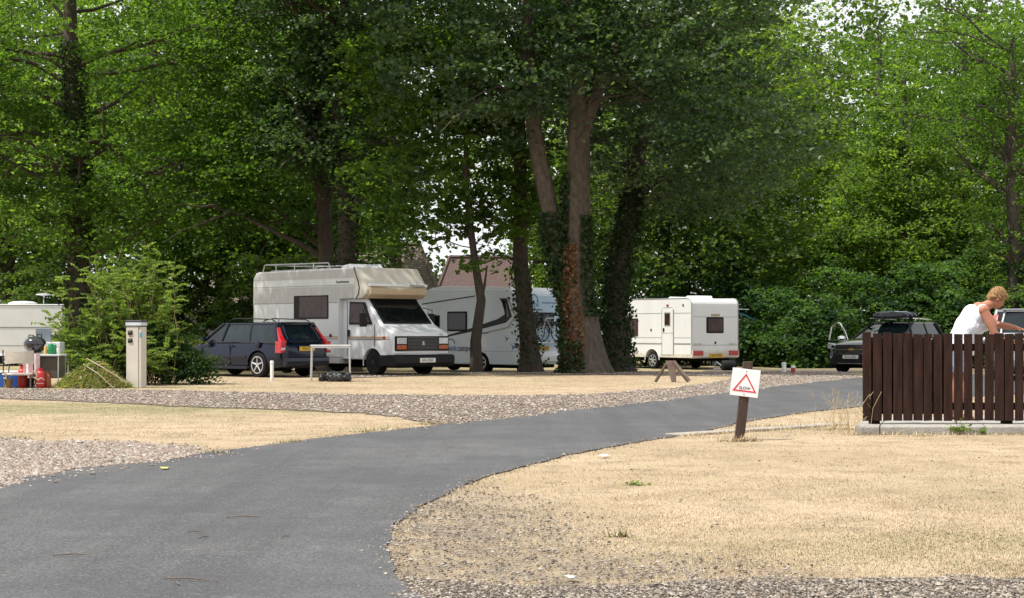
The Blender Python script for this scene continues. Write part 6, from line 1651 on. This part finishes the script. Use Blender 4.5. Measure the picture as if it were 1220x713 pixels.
def woman():
    t = empty('person', (5.47, 20.55, .105), 0, 'short-haired woman in a white sleeveless top bending forward behind the fence', 'person')
    t.scale = (.97, .97, .97)
    # local frame: +x is the way she faces, -y is the side towards the road; z from the slab
    hipc = Vector((0, 0, .90)); 
    b = MB()
    ns, fs = Vector((.265, -.185, 1.385)), Vector((.31, .19, 1.40))      # shoulders near, far
    waist, chest, neck0 = Vector((.075, 0, 1.10)), Vector((.20, 0, 1.30)), Vector((.325, 0, 1.46))
    head = Vector((.475, -.005, 1.525))
    ell(b, (-.01, 0, .93), (.155, .19, .15)); ell(b, (-.06, -.08, .90), (.12, .10, .12)); ell(b, (-.06, .08, .90), (.12, .10, .12))
    cone(b, (0, 0, .96), waist, .155, .15, 20); cone(b, waist, chest, .15, .155, 20)
    ell(b, (.13, 0, 1.17), (.17, .175, .17), (0, .5, 0)); ell(b, chest, (.15, .175, .15), (0, .5, 0)); ell(b, (.29, 0, 1.22), (.11, .15, .10))
    ell(b, (.27, 0, 1.405), (.10, .17, .075), (0, .6, 0))
    cone(b, (.28, 0, 1.40), (.40, 0, 1.47), .075, .058); cone(b, (.39, 0, 1.465), (.45, 0, 1.50), .058, .055)
    # head, tipped down and forward
    hr = (0, R(38), 0); E = Euler(hr).to_matrix()
    def H(x, y, z): return head+E @ Vector((x, y, z))
    ell(b, H(-.005, 0, .03), (.096, .078, .10), hr); ell(b, H(.030, 0, -.035), (.066, .060, .080), hr); ell(b, H(.055, 0, -.085), (.030, .034, .026), hr)
    ell(b, H(.098, 0, -.018), (.019, .013, .022), hr, 10, 8); cone(b, H(.086, 0, .022), H(.108, 0, -.014), .009, .012, 8)
    for s in (-1, 1):
        ell(b, H(-.002, s*.080, -.005), (.020, .010, .032), hr, 10, 8); ell(b, H(.060, s*.034, -.030), (.028, .022, .024), hr, 10, 8)
        ell(b, H(.078, s*.030, .030), (.016, .026, .009), hr, 10, 8)
    ell(b, H(.090, 0, -.055), (.012, .024, .006), hr, 10, 6); ell(b, H(.087, 0, -.066), (.012, .021, .007), hr, 10, 6)
    # arms
    ne, nw = Vector((.385, -.235, 1.09)), Vector((.565, -.20, .955))
    fe, fw = Vector((.515, .16, 1.205)), Vector((.735, .06, 1.165))
    for sh_, el_, wr_ in ((ns, ne, nw), (fs, fe, fw)):
        ell(b, sh_, (.068, .062, .066)); cone(b, sh_, el_, .058, .046, 16, 6, .006); cone(b, el_, wr_, .045, .029, 16, 6, .006)
    # hands: palm, four unequal curled fingers, a thumb from the palm side
    def hand(w, d, up, side):
        d, up = Vector(d).normalized(), Vector(up).normalized(); sd = d.cross(up).normalized()*side
        pc = w+d*.045
        k = MB(); k.ball((0, 0, 0), (1, 1, 1), 14, 10)
        b.add([pc+d*v.x*.050+sd*v.y*.040+up*v.z*.016 for v in k.v], k.f); cone(b, w-d*.01, w+d*.02, .026, .024, 12, 3)
        for i, (off, L) in enumerate(((.030, .072), (.010, .082), (-.010, .076), (-.029, .060))):
            p0 = pc+d*.040+sd*off; p1 = p0+d*L*.42-up*.010; p2 = p1+d*L*.25-up*L*.26; p3 = p2-up*L*.26+d*L*.04
            b.tube([p0-d*.015, p0, p1, p2, p3], [.0085, .0095, .0088, .0080, .0065], 10)
        q0 = w+d*.022+sd*.032; q1 = q0+d*.028+sd*.026-up*.008; q2 = q1+d*.030+sd*.006-up*.014
        b.tube([q0-sd*.014, q0, q1, q2], [.0125, .0125, .0105, .0080], 10)
    hand(nw, (nw-ne)*1.0+Vector((.05, 0, -.02)), (-.2, .1, 1), -1); hand(fw, (fw-fe)+Vector((.03, -.03, -.02)), (.1, -.1, 1), 1)
    # legs
    for s, kx in ((-1, .02), (1, -.03)):
        hp, kn, an = Vector((-.02, s*.095, .86)), Vector((kx+.015, s*.11, .48)), Vector((kx-.04, s*.115, .085))
        cone(b, hp, kn, .100, .062, 18, 7, .008); cone(b, kn, kn.lerp(an, .35), .060, .063, 16, 3); cone(b, kn.lerp(an, .3), an, .064, .038, 16, 6)
        ell(b, (an.x+.0, an.y, .05), (.042, .036, .045)); cone(b, (an.x, an.y, .045), (an.x+.15, an.y+s*.01, .03), .038, .032, 14, 4)
    body = b.build('body', skin_mat(), t); remesh(body, .0065, 3)
    # eyes
    e = MB()
    for s in (-1, 1): ell(e, H(.083, s*.031, .012), (.012, .012, .009), hr, 12, 8)
    e.build('eyes', mat('eye_white', (.55, .52, .48), .2), t, smooth=True)
    e = MB()
    for s in (-1, 1): ell(e, H(.0915, s*.031, .010), (.005, .006, .006), hr, 10, 6)
    e.build('irises', mat('eye_iris', (.03, .04, .05), .2), t, smooth=True)
    e = MB(); ell(e, H(.095, 0, -.060), (.010, .023, .006), hr, 12, 6); e.build('lips', mat('lips', (.42, .14, .12), .4), t, smooth=True)
    # sleeveless top
    c = MB()
    cone(c, (.005, 0, .84), (.05, 0, 1.02), .178, .172, 22, 5); ell(c, (-.01, 0, .92), (.178, .205, .14)); ell(c, (-.06, 0, .90), (.135, .185, .10))
    cone(c, (.05, 0, 1.02), (.20, 0, 1.30), .170, .168, 22, 6); ell(c, (.13, 0, 1.17), (.186, .190, .185), (0, .5, 0)); ell(c, (.205, 0, 1.295), (.162, .182, .150), (0, .5, 0))
    ell(c, (.295, 0, 1.215), (.118, .158, .108)); ell(c, (.265, -.11, 1.385), (.075, .06, .062), (0, .6, 0)); ell(c, (.275, .11, 1.385), (.075, .06, .062), (0, .6, 0))
    for s in (-1, 1): cone(c, (.235, s*.10, 1.33), (.262, s*.145, 1.40), .075, .062, 14, 3)
    top = c.build('top', mat('white_cotton', (.80, .80, .84), .85, col2=(.74, .75, .82), vscale=14, bump=.5, bscale=16, stretch=(1, 1, .4)), t)
    remesh(top, .009, 3)
    tx = bpy.data.textures.new('folds', 'CLOUDS'); tx.noise_scale = .11; dm = top.modifiers.new('d', 'DISPLACE'); dm.texture = tx; dm.strength = .018; dm.mid_level = .45; freeze(top)
    # open bottom hem, low scooped neck and armholes
    k1 = MB(); k1.box(-.5, .6, -.5, .5, .5, .815)
    k2 = MB(); ell(k2, (.345, 0, 1.475), (.115, .095, .082), (0, .75, 0)); k5 = MB(); ell(k5, (.215, 0, 1.485), (.10, .085, .050), (0, .2, 0))
    k3 = MB(); ell(k3, (ns.x+.005, ns.y-.035, ns.z-.035), (.068, .05, .095), (0, .25, 0)); k4 = MB(); ell(k4, (fs.x, fs.y+.035, fs.z-.035), (.068, .05, .095), (0, .25, 0))
    cut(top, [k1, k2, k3, k4, k5]); top.data.shade_smooth(); top.data.set_sharp_from_angle(angle=R(50))
    # shorts
    c = MB()
    for s, kx in ((-1, .02), (1, -.03)):
        cone(c, (-.02, s*.09, .86), (kx+.0, s*.108, .63), .122, .105, 18, 5)
    ell(c, (-.015, 0, .86), (.160, .195, .12))
    sh_ = c.build('shorts', mat('pale_blue_denim', (.28, .38, .55), .85, bump=.3), t); remesh(sh_, .009, 3)
    k = MB(); k.box(-.5, .5, -.5, .5, .3, .60); cut(sh_, [k]); sh_.data.shade_smooth()
    # hair: short, swept, tousled
    h = MB(); ell(h, H(-.018, 0, .052), (.108, .094, .100), hr); ell(h, H(-.065, 0, .0), (.062, .078, .080), hr); ell(h, H(.055, 0, .098), (.055, .070, .036), hr)
    rg = random.Random(3)
    for i in range(70):
        th, ph = rg.uniform(0, 6.28), rg.uniform(-.2, 1.5)
        x, y, z = math.cos(th)*math.cos(ph), math.sin(th)*math.cos(ph), math.sin(ph)
        if x > .45 and z < .55: continue
        ell(h, H(-.018+x*.104, y*.090, .048+z*.098), (.030, .013, .012), (rg.uniform(-.5, .5), R(38)+rg.uniform(-.7, .7), th+1.2), 8, 6)
    for s in (-1, 1):
        for q in range(5): ell(h, H(-.01-q*.02, s*.080, .03-q*.016), (.026, .012, .016), hr, 8, 6)
    hair = h.build('hair', mat('ginger_blond_hair', (.42, .25, .10), .6, col2=(.20, .10, .035), vscale=30, stretch=(1, 1, 3), bump=.8, bscale=60), t); remesh(hair, .006, 1)
    st = MB()
    for i in range(420):
        th, ph = rg.uniform(0, 6.28), rg.uniform(-.45, 1.5)
        x, y, z = math.cos(th)*math.cos(ph), math.sin(th)*math.cos(ph), math.sin(ph)
        if x > .5 and z < .5: continue
        p0 = H(-.018+x*.108, y*.094, .050+z*.100); dv = E @ Vector((rg.uniform(-.2, .8), rg.uniform(-.6, .6), rg.uniform(-.9, .1)))*.045; nrm = E @ Vector((x, y, z))
        st.tube([p0, p0+dv*.5+nrm*.010, p0+dv+nrm*.006], [.0032, .0026, .0008], 4)
    st.build('hair_strands', bpy.data.materials['ginger_blond_hair'], t)
    # sandals
    for s, kx in ((-1, .02), (1, -.03)):
        x, y = kx-.04, s*.115
        q = MB(); q.prism([(x-.06, y-.035), (x+.10, y-.045), (x+.19, y-.03), (x+.20, y+.02), (x+.10, y+.045), (x-.06, y+.035)], -.0, .018, 'z'); f = q.build('sandal', m_rubber, t, bevel=.006)
        q = MB(); q.tube([(x+.09, y-.045, .012), (x+.09, y-.03, .062), (x+.09, y+.03, .062), (x+.09, y+.045, .012)], .009, 6); q.build('strap', m_rubber, f)
woman()
